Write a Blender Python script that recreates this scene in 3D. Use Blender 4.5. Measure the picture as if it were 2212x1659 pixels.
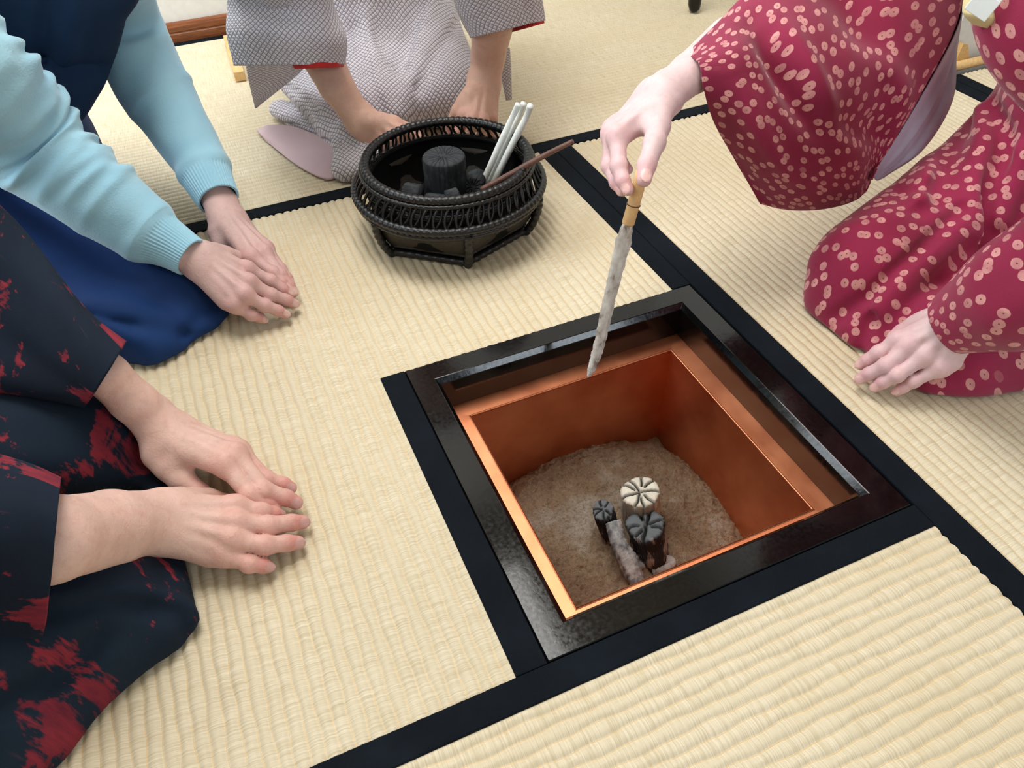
import bpy, bmesh, math, random
import numpy as np
from mathutils import Vector, Matrix
random.seed(7); np.random.seed(7)
for o in list(bpy.data.objects): bpy.data.objects.remove(o)
scene = bpy.context.scene
COL = scene.collection
# ------------------------------------------------------------------ camera
W_PX, H_PX, F_PX = 2212.0, 1659.0, 1661.398
CAM_R = np.array([[0.9164851, 0.29445348, -0.27083613], [-0.3993602, 0.63306992, -0.66312435], [-0.02380107, 0.71590476, 0.69779215]])
CAM_C = np.array([-0.35608251, -0.50075727, 0.66733453])
cam_data = bpy.data.cameras.new('camera'); cam = bpy.data.objects.new('camera', cam_data); COL.objects.link(cam)
cam_data.sensor_fit = 'HORIZONTAL'; cam_data.sensor_width = 36.0; cam_data.lens = F_PX / W_PX * 36.0
cam_data.clip_start = 0.02; cam_data.clip_end = 50
cam.matrix_world = Matrix([list(CAM_R[i]) + [CAM_C[i]] for i in range(3)] + [[0, 0, 0, 1]])
scene.camera = cam
# ------------------------------------------------------------------ light
scene.view_settings.view_transform = 'Standard'; scene.view_settings.look = 'None'
scene.view_settings.gamma = 1.0; scene.view_settings.use_curve_mapping = False
scene.view_settings.exposure = 0.12
world = bpy.data.worlds.new('daylight'); scene.world = world; world.use_nodes = True
world.node_tree.nodes['Background'].inputs[0].default_value = (0.75, 0.85, 1.0, 1)
world.node_tree.nodes['Background'].inputs[1].default_value = 0.4
def area_light(name, loc, target, sx, sy, power, color):
    d = bpy.data.lights.new(name, 'AREA'); d.shape = 'RECTANGLE'; d.size = sx; d.size_y = sy; d.energy = power; d.color = color
    o = bpy.data.objects.new(name, d); COL.objects.link(o); o.location = loc
    o.rotation_euler = (Vector(target) - Vector(loc)).to_track_quat('-Z', 'Y').to_euler()
    return o
area_light('ceiling_lamp_light', (-0.15, 0.72, 2.25), (-0.15, 0.72, 0), 1.0, 1.0, 33.0, (1.0, 0.98, 0.95))
area_light('back_window_daylight', (-0.75, 1.49, 1.35), (-0.3, 0.2, 0.1), 1.3, 1.0, 22.0, (0.86, 0.94, 1.0))
area_light('window_daylight', (0.95, -2.15, 1.5), (0.2, 0.2, 0.2), 0.8, 0.5, 12.0, (0.82, 0.92, 1.0))
area_light('side_window_daylight', (-2.15, 0.5, 1.35), (0.2, 0.2, 0.2), 1.4, 1.0, 36.0, (0.86, 0.94, 1.0))

# ------------------------------------------------------------------ pixel helpers: a point seen at a pixel, at a height or a distance
def _ray(x, y): return CAM_R @ np.array([(x - W_PX / 2) / F_PX, -(y - H_PX / 2) / F_PX, -1.0])
def P(x, y, z=0.0):
    d = _ray(x, y); return CAM_C + d * ((z - CAM_C[2]) / d[2])
def D(x, y, dist): return CAM_C + _ray(x, y) * dist

# ------------------------------------------------------------------ object helpers
def mesh_obj(name, verts, faces, mat, parent=None, smooth=True, uv=None, attrs=None):
    me = bpy.data.meshes.new(name)
    verts = np.asarray(verts, dtype=np.float64)
    me.from_pydata(verts.tolist() if len(verts) < 300000 else verts, [], faces if isinstance(faces, list) else faces.tolist())
    if mat is not None: me.materials.append(mat)
    if smooth: me.polygons.foreach_set('use_smooth', np.ones(len(me.polygons), dtype=bool))
    if uv is not None:
        l = me.uv_layers.new(name='UVMap'); idx = np.empty(len(me.loops), dtype=np.int32); me.loops.foreach_get('vertex_index', idx)
        l.data.foreach_set('uv', np.asarray(uv, dtype=np.float32)[idx].ravel())
    if attrs:
        for k, v in attrs.items():
            a = me.attributes.new(k, 'FLOAT', 'POINT'); a.data.foreach_set('value', np.asarray(v, dtype=np.float32))
    me.update()
    o = bpy.data.objects.new(name, me); COL.objects.link(o)
    if parent is not None: o.parent = parent
    return o
def share(name, me, parent=None, loc=(0, 0, 0), rot=(0, 0, 0), scale=(1, 1, 1)):
    o = bpy.data.objects.new(name, me); COL.objects.link(o)
    o.location = loc; o.rotation_euler = rot; o.scale = scale
    if parent is not None: o.parent = parent
    return o
def empty(name, loc=(0, 0, 0), rotz=0.0):
    o = bpy.data.objects.new(name, None); COL.objects.link(o); o.location = loc; o.rotation_euler = (0, 0, rotz); o.empty_display_size = 0.05
    return o
def tag(o, label=None, cat=None, group=None, kind=None):
    if label: o['label'] = label
    if cat: o['category'] = cat
    if group: o['group'] = group
    if kind: o['kind'] = kind
    return o
def adopt(child, parent):
    child.parent = parent; child.matrix_parent_inverse = Matrix.Translation(parent.location).inverted() if parent.rotation_euler.z == 0 else (Matrix.Translation(parent.location) @ Matrix.Rotation(parent.rotation_euler.z, 4, 'Z')).inverted()
    return child
class MB:
    def __init__(s): s.v = []; s.f = []; s.uv = []
    def add(s, verts, faces):
        n = len(s.v); s.v += [tuple(float(c) for c in p) for p in verts]; s.f += [tuple(i + n for i in f) for f in faces]
    def box(s, lo, hi):
        x0, y0, z0 = lo; x1, y1, z1 = hi
        s.add([(x0,y0,z0),(x1,y0,z0),(x1,y1,z0),(x0,y1,z0),(x0,y0,z1),(x1,y0,z1),(x1,y1,z1),(x0,y1,z1)],
              [(0,3,2,1),(4,5,6,7),(0,1,5,4),(1,2,6,5),(2,3,7,6),(3,0,4,7)])
    def build(s, name, mat, parent=None, smooth=False): return mesh_obj(name, s.v, s.f, mat, parent, smooth)
def bevel(o, w, seg=2):
    m = o.modifiers.new('bevel', 'BEVEL'); m.width = w; m.segments = seg; m.limit_method = 'ANGLE'; m.angle_limit = math.radians(35); return o
def tube(path, radii, n=12, caps=True, closed=False, flat=None):
    """verts, faces of a round tube along path; radii scalar or per point; flat=(axis, ratio) squashes the section"""
    path = np.asarray(path, float); k = len(path); radii = np.broadcast_to(np.asarray(radii, float), (k,))
    if closed: t = np.roll(path, -1, 0) - np.roll(path, 1, 0)
    else: t = np.gradient(path, axis=0)
    t /= np.linalg.norm(t, axis=1)[:, None] + 1e-12
    ref = np.array([0, 0, 1.0]) if abs(t[0][2]) < 0.9 else np.array([1.0, 0, 0])
    V = []; a = np.linspace(0, 2 * np.pi, n, endpoint=False); u = None
    for i in range(k):
        if u is None: u = np.cross(ref, t[i])
        u = u - t[i] * (u @ t[i]); u /= np.linalg.norm(u) + 1e-12
        w = np.cross(t[i], u)
        ring = path[i] + radii[i] * (np.cos(a)[:, None] * u + np.sin(a)[:, None] * w)
        if flat is not None:
            ax = np.asarray(flat[0], float); ax = ax / np.linalg.norm(ax)
            ring = ring - np.outer((ring - path[i]) @ ax, ax) * (1 - flat[1])
        V.append(ring)
    V = np.concatenate(V); F = []
    for i in range(k if closed else k - 1):
        j = (i + 1) % k
        for q in range(n): r = (q + 1) % n; F.append((i*n+q, i*n+r, j*n+r, j*n+q))
    if caps and not closed: F.append(tuple(range(n - 1, -1, -1))); F.append(tuple(range((k-1)*n, k*n)))
    return V, F
def crom(pts, n, closed=False):
    """Catmull-Rom through pts (K,...) -> n samples"""
    pts = np.asarray(pts, float); K = len(pts)
    if closed: s = np.arange(n) * K / n
    else: s = np.linspace(0, K - 1, n)
    i = np.minimum(np.floor(s).astype(int), K - 1 if closed else max(K - 2, 0)); t = s - i
    if closed: g = lambda j: pts[(i + j) % K]
    else:
        ext = np.concatenate([[2 * pts[0] - pts[1]], pts, [2 * pts[-1] - pts[-2]], [2 * pts[-1] - pts[-2]]]); g = lambda j: ext[np.clip(i + j + 1, 0, len(ext) - 1)]
    t = t.reshape((-1,) + (1,) * (pts.ndim - 1))
    p0, p1, p2, p3 = g(-1), g(0), g(1), g(2)
    return 0.5 * ((2*p1) + (-p0+p2)*t + (2*p0-5*p1+4*p2-p3)*t*t + (-p0+3*p1-3*p2+p3)*t**3)

# ------------------------------------------------------------------ materials
class NT:
    def __init__(s, name):
        s.m = bpy.data.materials.new(name); s.m.use_nodes = True; s.t = s.m.node_tree; s.b = s.t.nodes['Principled BSDF']; s.out = s.t.nodes['Material Output']
    def n(s, typ, **kw):
        nd = s.t.nodes.new(typ)
        for k, v in kw.items():
            if k.startswith('i_'):
                key = k[2:]; key = int(key) if key.isdigit() else key.replace('_', ' ')
                nd.inputs[key].default_value = v
            else: setattr(nd, k, v)
        return nd
    def l(s, a, b): s.t.links.new(a, b)
    def set(s, **kw):
        for k, v in kw.items(): s.b.inputs[k.replace('_', ' ')].default_value = v
        return s
    def ramp(s, fac, stops, interp='LINEAR'):
        r = s.n('ShaderNodeValToRGB'); r.color_ramp.interpolation = interp; e = r.color_ramp.elements
        while len(e) < len(stops): e.new(0.5)
        for el, (p, c) in zip(e, stops): el.position = p; el.color = c if len(c) == 4 else (*c, 1)
        s.l(fac, r.inputs[0]); return r.outputs[0]
    def mix(s, fac, a, b, blend='MIX'):
        m = s.n('ShaderNodeMix', data_type='RGBA', blend_type=blend)
        for sock, v in ((m.inputs[0], fac), (m.inputs[6], a), (m.inputs[7], b)):
            if hasattr(v, 'is_linked'): s.l(v, sock)
            else: sock.default_value = v if not isinstance(v, tuple) or len(v) == 4 else (*v, 1)
        return m.outputs[2]
    def math(s, op, a, b=0.0, c=None):
        m = s.n('ShaderNodeMath', operation=op)
        for i, v in enumerate((a, b, c)):
            if v is None: continue
            if hasattr(v, 'is_linked'): s.l(v, m.inputs[i])
            else: m.inputs[i].default_value = v
        return m.outputs[0]
    def coords(s, kind='Object', scale=(1, 1, 1), rot=(0, 0, 0)):
        tc = s.n('ShaderNodeTexCoord'); mp = s.n('ShaderNodeMapping'); mp.inputs['Scale'].default_value = scale; mp.inputs['Rotation'].default_value = rot
        s.l(tc.outputs[kind], mp.inputs[0]); return mp.outputs[0]
    def noise(s, vec, scale, detail=3, rough=0.55, dist=0.0):
        n = s.n('ShaderNodeTexNoise', i_Scale=scale, i_Detail=detail, i_Roughness=rough, i_Distortion=dist); s.l(vec, n.inputs['Vector']); return n.outputs[0]
    def bump(s, h, dist=0.001, strength=1.0, prev=None):
        b = s.n('ShaderNodeBump', i_Distance=dist, i_Strength=strength); s.l(h, b.inputs['Height'])
        if prev is not None: s.l(prev, b.inputs['Normal'])
        return b.outputs[0]
    def color(s, c):
        if hasattr(c, 'is_linked'): s.l(c, s.b.inputs['Base Color'])
        else: s.b.inputs['Base Color'].default_value = (*c, 1)
        return s
    def normal(s, n): s.l(n, s.b.inputs['Normal']); return s
def srgb(r, g, b):
    f = lambda c: (c / 255 / 12.92) if c / 255 <= 0.04045 else ((c / 255 + 0.055) / 1.055) ** 2.4
    return (f(r), f(g), f(b))

def mat_tatami():
    m = NT('tatami_rush'); uv = m.coords('UV')
    reed = m.n('ShaderNodeTexNoise', i_Scale=1.0, i_Detail=2.0, i_Roughness=0.6)
    mp = m.n('ShaderNodeMapping'); mp.inputs['Scale'].default_value = (780, 26, 1); m.l(uv, mp.inputs[0]); m.l(mp.outputs[0], reed.inputs['Vector'])
    big = m.noise(m.coords('UV', (3, 5, 1)), 1.0, 4)
    mid = m.noise(m.coords('UV', (60, 22, 1)), 1.0, 3)
    c = m.ramp(reed.outputs[0], [(0.25, srgb(192, 176, 144)), (0.5, srgb(212, 199, 172)), (0.75, srgb(226, 216, 193))])
    c = m.mix(m.math('MULTIPLY', m.math('SUBTRACT', big, 0.42), 1.5), c, srgb(204, 184, 146))
    c = m.mix(m.math('MULTIPLY', m.math('SUBTRACT', mid, 0.55), 1.3), c, srgb(203, 195, 164))
    m.color(c).set(Roughness=0.62); m.b.inputs['Specular IOR Level'].default_value = 0.3
    m.normal(m.bump(reed.outputs[0], 0.0006, 0.6)); return m.m
def mat_plain(name, col, rough=0.5, nscale=None, var=0.12, bumpd=0.0, metal=0.0, coat=0.0, spec=0.5, kind='Object', stretch=(1, 1, 1)):
    m = NT(name)
    if nscale:
        n = m.noise(m.coords(kind, stretch), nscale, 4)
        lo = tuple(c * (1 - var) for c in col); hi = tuple(min(1, c * (1 + var)) for c in col)
        m.color(m.ramp(n, [(0.3, lo), (0.7, hi)]))
        if bumpd: m.normal(m.bump(n, bumpd))
    else: m.color(col)
    m.set(Roughness=rough, Metallic=metal); m.b.inputs['Coat Weight'].default_value = coat; m.b.inputs['Specular IOR Level'].default_value = spec
    return m.m
def mat_heri():
    m = NT('border_cloth'); uv = m.coords('Object', (900, 900, 900)); w = m.noise(uv, 1.0, 1)
    n = m.noise(m.coords('Object'), 14, 3)
    m.color(m.ramp(n, [(0.3, srgb(9, 14, 20)), (0.7, srgb(17, 24, 32))])).set(Roughness=0.85); m.b.inputs['Specular IOR Level'].default_value = 0.12
    m.normal(m.bump(w, 0.0006, 0.6)); return m.m
def mat_wood(name, c0, c1, scale=18, stretch=(1, 8, 8), rough=0.35):
    m = NT(name); n = m.noise(m.coords('Object', stretch), scale, 5, 0.6, 0.4)
    m.color(m.ramp(n, [(0.3, c0), (0.7, c1)])).set(Roughness=rough); m.normal(m.bump(n, 0.0006, 0.4)); return m.m
def mat_copper():
    m = NT('copper_sheet'); v = m.coords('Object'); n = m.noise(v, 9, 4); n2 = m.noise(v, 60, 3)
    c = m.ramp(n, [(0.3, srgb(216, 128, 90)), (0.55, srgb(238, 158, 116)), (0.8, srgb(226, 142, 108))])
    m.color(c).set(Metallic=1.0)
    m.l(m.ramp(n, [(0.3, (0.38,) * 3), (0.7, (0.52,) * 3)]), m.b.inputs['Roughness'])
    m.normal(m.bump(n2, 0.0004, 0.3)); return m.m
def mat_lacquer():
    m = NT('black_lacquer'); v = m.coords('Object'); n = m.noise(v, 120, 3)
    m.color(srgb(10, 9, 9)).set(Roughness=0.12); m.b.inputs['Specular IOR Level'].default_value = 0.3; m.b.inputs['Coat Weight'].default_value = 0.1; m.b.inputs['Coat Roughness'].default_value = 0.06
    s = m.noise(m.coords('Object', (40, 40, 1)), 6, 3)
    m.l(m.ramp(s, [(0.35, (0.07,) * 3), (0.75, (0.2,) * 3)]), m.b.inputs['Roughness'])
    m.normal(m.bump(n, 0.00025, 0.25)); return m.m
def mat_ash():
    m = NT('ash'); v = m.coords('Object'); n = m.noise(v, 170, 6, 0.75); b = m.noise(v, 11, 4); 
    c = m.ramp(b, [(0.35, srgb(166, 138, 112)), (0.55, srgb(190, 164, 136)), (0.68, srgb(224, 212, 196))])
    c = m.mix(m.math('MULTIPLY', m.math('SUBTRACT', 0.50, n), 3.2), c, srgb(104, 80, 58)); sp = m.noise(v, 700, 2, 0.5); c = m.mix(m.math('MULTIPLY', m.math('SUBTRACT', sp, 0.6), 4.0), c, srgb(226, 214, 200))
    m.color(c).set(Roughness=0.95); m.b.inputs['Specular IOR Level'].default_value = 0.1; m.normal(m.bump(n, 0.010, 1.0)); return m.m
def mat_charcoal(name, base, ashc, amount, ns=40):
    m = NT(name); v = m.coords('Object', (1, 1, 0.4)); n = m.noise(v, ns, 5, 0.65); g = m.noise(m.coords('Object', (1, 1, 0.06)), 420, 3)
    c = m.ramp(n, [(max(0.02, 0.62 - amount), base), (min(0.98, 0.72 - amount * 0.6), ashc)])
    m.color(c).set(Roughness=0.82); m.b.inputs['Specular IOR Level'].default_value = 0.3; m.normal(m.bump(g, 0.0012, 0.7)); return m.m
M = {}
M['tatami'] = mat_tatami(); M['heri'] = mat_heri(); M['copper'] = mat_copper(); M['lacquer'] = mat_lacquer(); M['ash'] = mat_ash()
M['plaster'] = mat_plain('white_plaster', srgb(226, 226, 222), 0.9, 60, 0.04, 0.0004, spec=0.2)
M['ceiling'] = mat_plain('ceiling_board', srgb(214, 200, 176), 0.8, 5, 0.06, spec=0.2)
M['underfloor'] = mat_plain('dark_board', srgb(70, 58, 46), 0.8, 12, 0.2)
M['brownwood'] = mat_wood('reddish_brown_wood', srgb(98, 52, 26), srgb(146, 84, 44), 10, (2, 30, 30), 0.35)
M['palewood'] = mat_wood('pale_wood', srgb(206, 164, 104), srgb(226, 190, 132), 14, (12, 3, 12), 0.5)
M['cane'] = mat_plain('black_cane', srgb(14, 13, 13), 0.34, 500, 0.5, 0.0003, spec=0.5)
M['basket_panel'] = mat_plain('dark_bark_panel', srgb(46, 40, 31), 0.6, 90, 0.3, 0.0006, kind='Object')
M['black_paper'] = mat_plain('black_lining', srgb(10, 9, 9), 0.75, 30, 0.4, 0.0005, spec=0.15)
M['charcoal'] = mat_charcoal('charcoal_black', srgb(34, 36, 38), srgb(58, 61, 63), 0.25)
M['charcoal_burnt'] = mat_charcoal('charcoal_ash_flecked', srgb(40, 40, 44), srgb(150, 146, 146), 0.12, 55)
M['charcoal_white'] = mat_charcoal('charcoal_white_ash', srgb(196, 186, 168), srgb(226, 220, 206), 0.3)
M['charcoal_grey'] = mat_charcoal('charcoal_grey_bark', srgb(96, 100, 104), srgb(168, 168, 168), 0.25, 60)
M['charcoal_crack'] = mat_plain('charcoal_crack', srgb(22, 20, 20), 0.9)
M['white_paint'] = mat_plain('white_shell_paint', srgb(232, 236, 232), 0.75, 60, 0.06, 0.0006, spec=0.3)
M['stick_brown'] = mat_wood('stick_bark_brown', srgb(84, 54, 44), srgb(116, 80, 66), 30, (6, 6, 6), 0.5)
# ------------------------------------------------------------------ the room
mb = MB()
for lo, hi in (((-2.2,-2.2,-0.12),(2.0,-0.214,-0.056)), ((-2.2,0.214,-0.12),(2.0,1.6,-0.056)), ((-2.2,-0.214,-0.12),(-0.214,0.214,-0.056)), ((0.214,-0.214,-0.12),(2.0,0.214,-0.056))): mb.box(lo, hi)
tag(mb.build('floor', M['underfloor']), 'dark board floor under the straw mats', kind='structure')
mb = MB(); mb.box((-2.2, 1.53, -0.06), (2.0, 1.6, 2.45)); tag(mb.build('wall_back', M['plaster']), 'white plaster wall behind the grey kimono', kind='structure')
mb = MB(); mb.box((-2.27, -2.2, -0.06), (-2.2, -0.8, 2.45)); mb.box((-2.27, 1.2, -0.06), (-2.2, 1.6, 2.45)); mb.box((-2.27, -0.8, -0.06), (-2.2, 1.2, 0.85)); mb.box((-2.27, -0.8, 1.85), (-2.2, 1.2, 2.45))
tag(mb.build('wall_left', M['plaster']), 'white plaster wall with a window opening', kind='structure')
mb = MB(); mb.box((2.0, -2.2, -0.06), (2.07, 1.6, 2.45)); tag(mb.build('wall_right', M['plaster']), 'white plaster wall on the far right', kind='structure')
mb = MB(); mb.box((-2.2, -2.27, -0.06), (0.0, -2.2, 2.45)); mb.box((1.8, -2.27, -0.06), (2.0, -2.2, 2.45)); mb.box((0.0, -2.27, -0.06), (1.8, -2.2, 0.65)); mb.box((0.0, -2.27, 1.85), (1.8, -2.2, 2.45))
tag(mb.build('wall_front', M['plaster']), 'white plaster wall behind the viewer with a window opening', kind='structure')
mb = MB(); mb.box((-2.2, -2.2, 2.45), (2.0, 1.6, 2.5)); tag(mb.build('ceiling', M['ceiling']), 'pale board ceiling above the room', kind='structure')
# baseboard with a rounded upper lip and a groove
prof = [(1.53, -0.05), (1.5155, -0.05), (1.5155, 0.018), (1.517, 0.020), (1.517, 0.022), (1.5155, 0.024), (1.515, 0.034), (1.518, 0.040), (1.524, 0.042), (1.53, 0.042)]
V = []; F = []
for x in (-2.19, 1.99): V += [(x, y, z) for y, z in prof]
k = len(prof)
for i in range(k): j = (i + 1) % k; F.append((i, i + k, j + k, j))
F += [tuple(range(k)), tuple(range(2 * k - 1, k - 1, -1))]
tag(mesh_obj('baseboard_back', V, F, M['brownwood'], smooth=False), 'reddish brown wooden baseboard along the back wall', kind='structure')

# ------------------------------------------------------------------ tatami mats
RIDGE = 0.0126
def tatami_surface(rects, axis, parent, seed):
    rng = np.random.RandomState(seed); V = []; F = []; U = []; off = 0
    wob = rng.rand(40) * 6.28
    for (x0, x1, y0, y1) in rects:
        a0, a1, c0, c1 = (x0, x1, y0, y1) if axis == 'x' else (y0, y1, x0, x1)   # a along the ridges, c across
        k0 = int(math.floor(c0 / RIDGE)) - 1; k1 = int(math.ceil(c1 / RIDGE)) + 1
        cs = np.unique(np.concatenate([[c0, c1]] + [[(k + t) * RIDGE for k in range(k0, k1)] for t in (-0.1, 0.0, 0.1, 0.22, 0.4, 0.6, 0.78)]))
        cs = cs[(cs >= c0 - 1e-9) & (cs <= c1 + 1e-9)]
        na = max(2, int((a1 - a0) / 0.011)); As = np.linspace(a0, a1, na)
        A, C = np.meshgrid(As, cs, indexing='ij')
        ridge_id = np.round(C / RIDGE)
        d = np.abs(C - ridge_id * RIDGE)
        jit = np.sin(A * 91 + ridge_id * 2.3) * 0.5 + np.sin(A * 233 + ridge_id * 5.1) * 0.5
        h = 0.0026 * (1 - np.exp(-(d / 0.0026) ** 2)) + 0.00022 * jit * (d > 0.001)
        Cj = C + 0.0007 * (np.sin(A * 57 + ridge_id * 1.7) + np.sin(A * 141 + ridge_id * 4.1)) * ((C > c0 + 0.004) & (C < c1 - 0.004))
        Z = h - 0.0026
        X, Y = (A, Cj) if axis == 'x' else (Cj, A)
        nv = A.shape[0] * A.shape[1]; nc = len(cs)
        V.append(np.stack([X.ravel(), Y.ravel(), Z.ravel()], 1)); U.append(np.stack([A.ravel(), C.ravel()], 1))
        i = np.arange(na - 1)[:, None] * nc + np.arange(nc - 1)[None, :]
        q = np.stack([i, i + nc, i + nc + 1, i + 1], -1).reshape(-1, 4) + off
        F.append(q if axis == 'x' else q[:, ::-1]); off += nv
    return mesh_obj('woven_surface', np.concatenate(V), np.concatenate(F).tolist(), M['tatami'], parent, True, np.concatenate(U))
def tatami(label, rects, axis, heris, core, seed):
    o = empty('tatami_mat', (core[0][0], core[0][2], -0.056)); tag(o, label, 'tatami mat', 'straw tatami mats of the room floor')
    s = tatami_surface(rects, axis, None, seed); adopt(s, o)
    mb = MB()
    for (x0, x1, y0, y1) in core: mb.box((x0, y0, -0.056), (x1, y1, -0.0025))
    c = mb.build('straw_core', M['palewood']); adopt(c, o)
    for (x0, x1, y0, y1) in heris:
        mb = MB(); mb.box((x0, y0, -0.054), (x1, y1, 0.0012)); h = mb.build('border', M['heri']); bevel(h, 0.0012, 2); adopt(h, o)
    return o
tatami('straw tatami mat cut around the black hearth frame', [(-0.73, -0.244, -0.2125, 0.2125), (-0.73, 0.184, 0.2125, 0.6607)], 'y',
       [(-0.244, -0.2125, -0.2125, 0.2123), (0.184, 0.2143, 0.2125, 0.6607), (-0.762, -0.73, -0.2125, 0.6607)], [(-0.73, -0.244, -0.2125, 0.2125), (-0.73, 0.184, 0.2125, 0.6607)], 1)
tatami('straw tatami mat under the maroon dotted kimono', [(0.248, 1.036, -1.1, 0.6607)], 'y', [(0.215, 0.248, -1.1, 0.6607), (1.036, 1.068, -1.1, 0.6607)], [(0.248, 1.036, -1.1, 0.6607)], 2)
tatami('straw tatami mat at the near edge of the hearth, ridges across', [(-1.55, 0.2145, -1.06, -0.2415)], 'x', [(-1.55, 0.2145, -0.2415, -0.2128), (-1.55, 0.2145, -1.09, -1.06)], [(-1.55, 0.2145, -1.06, -0.2415)], 3)
tatami('straw tatami mat under the grey kimono by the back wall', [(-0.76, 1.068, 0.6913, 1.494)], 'x', [(-0.76, 1.068, 0.661, 0.6913), (-0.76, 1.068, 1.494, 1.515)], [(-0.76, 1.068, 0.6913, 1.494)], 4)
tatami('straw tatami mat under the hips of the navy kimono', [(-1.52, -0.795, -0.2125, 0.6607)], 'y', [(-0.795, -0.763, -0.2125, 0.6607), (-1.55, -1.52, -0.2125, 0.6607)], [(-1.52, -0.795, -0.2125, 0.6607)], 5)
tatami('straw tatami mat beyond the maroon kimono by the far right wall', [(1.10, 1.96, -1.1, 0.58)], 'y', [(1.07, 1.10, -1.1, 0.58), (1.96, 1.99, -1.1, 0.58)], [(1.10, 1.96, -1.1, 0.58)], 7)
tatami('straw tatami mat in the back corner behind the blue sweater', [(-2.19, -0.762, 0.6913, 1.494)], 'x', [(-2.19, -0.762, 0.661, 0.6913), (-2.19, -0.762, 1.494, 1.515)], [(-2.19, -0.762, 0.6913, 1.494)], 6)

# ------------------------------------------------------------------ the sunken hearth
hf = empty('hearth_surround', (0, 0, -0.05)); tag(hf, 'square black lacquered wooden frame around the sunken hearth', 'hearth surround')
prof = [(0.176, -0.052), (0.176, -0.0065), (0.1765, -0.0055), (0.1815, 0.0006), (0.1825, 0.001), (0.2105, 0.001), (0.2119, -0.0005), (0.2119, -0.052)]
V = []; k = len(prof)
for s in (-1, 1): V += [(s * d, d, z) for d, z in prof]
F = [(i, (i + 1) % k, (i + 1) % k + k, i + k) for i in range(k)] + [tuple(range(k - 1, -1, -1)), tuple(range(k, 2 * k))]
first = None
for q in range(4):
    if first is None: r = mesh_obj('frame_rail', V, F, M['lacquer'], None, False); first = r.data
    else: r = share('frame_rail', first)
    r.rotation_euler = (0, 0, q * math.pi / 2); r.location = (0, 0, 0.05); r.parent = hf
cl = empty('hearth_liner', (0, 0, -0.34)); tag(cl, 'square copper box lining the sunken hearth', 'hearth liner')
# lip: flat mitred strip with a rolled inner edge
pr = [(0.1758, -0.0535), (0.1758, -0.050), (0.1515, -0.050), (0.1502, -0.0494), (0.1496, -0.0488), (0.1488, -0.0494), (0.1487, -0.0508), (0.1498, -0.053)]
V = []; k = len(pr)
for s in (-1, 1): V += [(s * d, d, z) for d, z in pr]
F = [((i + 1) % k, i, i + k, (i + 1) % k + k) for i in range(k)]
wallv = [(-0.150, 0.150, -0.052), (0.150, 0.150, -0.052), (0.147, 0.147, -0.34), (-0.147, 0.147, -0.34), (-0.152, 0.152, -0.052), (0.152, 0.152, -0.052), (0.149, 0.149, -0.34), (-0.149, 0.149, -0.34)]
wallf = [(0, 1, 2, 3), (5, 4, 7, 6), (0, 4, 5, 1), (3, 2, 6, 7)]
lm = wm = None
for q in range(4):
    if lm is None: a = mesh_obj('copper_lip', V, F, M['copper'], None, False); lm = a.data; b = mesh_obj('copper_wall', wallv, wallf, M['copper'], None, False); wm = b.data
    else: a = share('copper_lip', lm); b = share('copper_wall', wm)
    for o in (a, b): o.rotation_euler = (0, 0, q * math.pi / 2); o.location = (0, 0, 0.34); o.parent = cl
mb = MB(); mb.box((-0.149, -0.149, -0.345), (0.149, 0.149, -0.338)); adopt(mb.build('copper_bottom', M['copper']), cl)
# ash mound
def vnoise(x, y, seed, f):
    rng = np.random.RandomState(seed); t = np.zeros_like(x)
    for i in range(7):
        a = rng.rand() * 6.28; k = f * (0.6 + rng.rand() * 1.2); t += np.sin((x * math.cos(a) + y * math.sin(a)) * k + rng.rand() * 6.28)
    return t / 7
def ash_h(x, y):
    r = np.hypot(x, y - 0.01)
    h = -0.181 - 0.55 * r ** 2 - 0.055 * np.clip((r - 0.125) / 0.09, 0, 2) ** 1.6
    d = 0.150 - np.maximum(np.abs(x), np.abs(y))
    h = h + 0.0035 * vnoise(x, y, 3, 70) + 0.0035 * vnoise(x, y, 4, 190) + 0.0028 * vnoise(x, y, 5, 420) + 0.0018 * vnoise(x, y, 6, 800)
    return h + 0.018 * np.exp(-((np.hypot(x - 0.148, y - 0.148)) / 0.016) ** 2)
g = np.linspace(-0.1495, 0.1495, 170); X, Y = np.meshgrid(g, g, indexing='ij'); Z = ash_h(X, Y) + np.random.randn(*X.shape) * 0.0009
n = len(g); i = (np.arange(n - 1)[:, None] * n + np.arange(n - 1)[None, :]).ravel()
tag(mesh_obj('ash', np.stack([X.ravel(), Y.ravel(), Z.ravel()], 1), np.stack([i, i + n, i + n + 1, i + 1], 1).tolist(), M['ash']), 'crumbly brown and grey ash heaped in the copper hearth', 'ash', kind='stuff')

# ------------------------------------------------------------------ charcoal
def mat_cracked(name, top, side, fleck, cw=0.35):
    m = NT(name); at = m.n('ShaderNodeAttribute', attribute_name='crack'); tp = m.n('ShaderNodeAttribute', attribute_name='top')
    v = m.coords('Object', (1, 1, 0.5)); n = m.noise(v, 70, 5, 0.65); g = m.noise(m.coords('Object', (1, 1, 0.06)), 420, 3)
    sc = m.ramp(n, [(0.5 + 0.02, side), (0.5 + 0.12, fleck)])
    tc = m.ramp(n, [(0.3, tuple(c * 0.8 for c in top)), (0.65, top)])
    c = m.mix(tp.outputs['Fac'], sc, tc); c = m.mix(at.outputs['Fac'], c, srgb(20, 20, 21))
    m.color(c).set(Roughness=0.85); m.b.inputs['Specular IOR Level'].default_value = 0.3; m.normal(m.bump(g, 0.0012, 0.6)); return m.m
M['coal_fresh'] = mat_cracked('charcoal_fresh', srgb(58, 61, 64), srgb(40, 43, 46), srgb(60, 63, 66))
M['coal_burnt'] = mat_cracked('charcoal_burnt', srgb(104, 108, 112), srgb(44, 44, 48), srgb(160, 154, 152))
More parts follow.
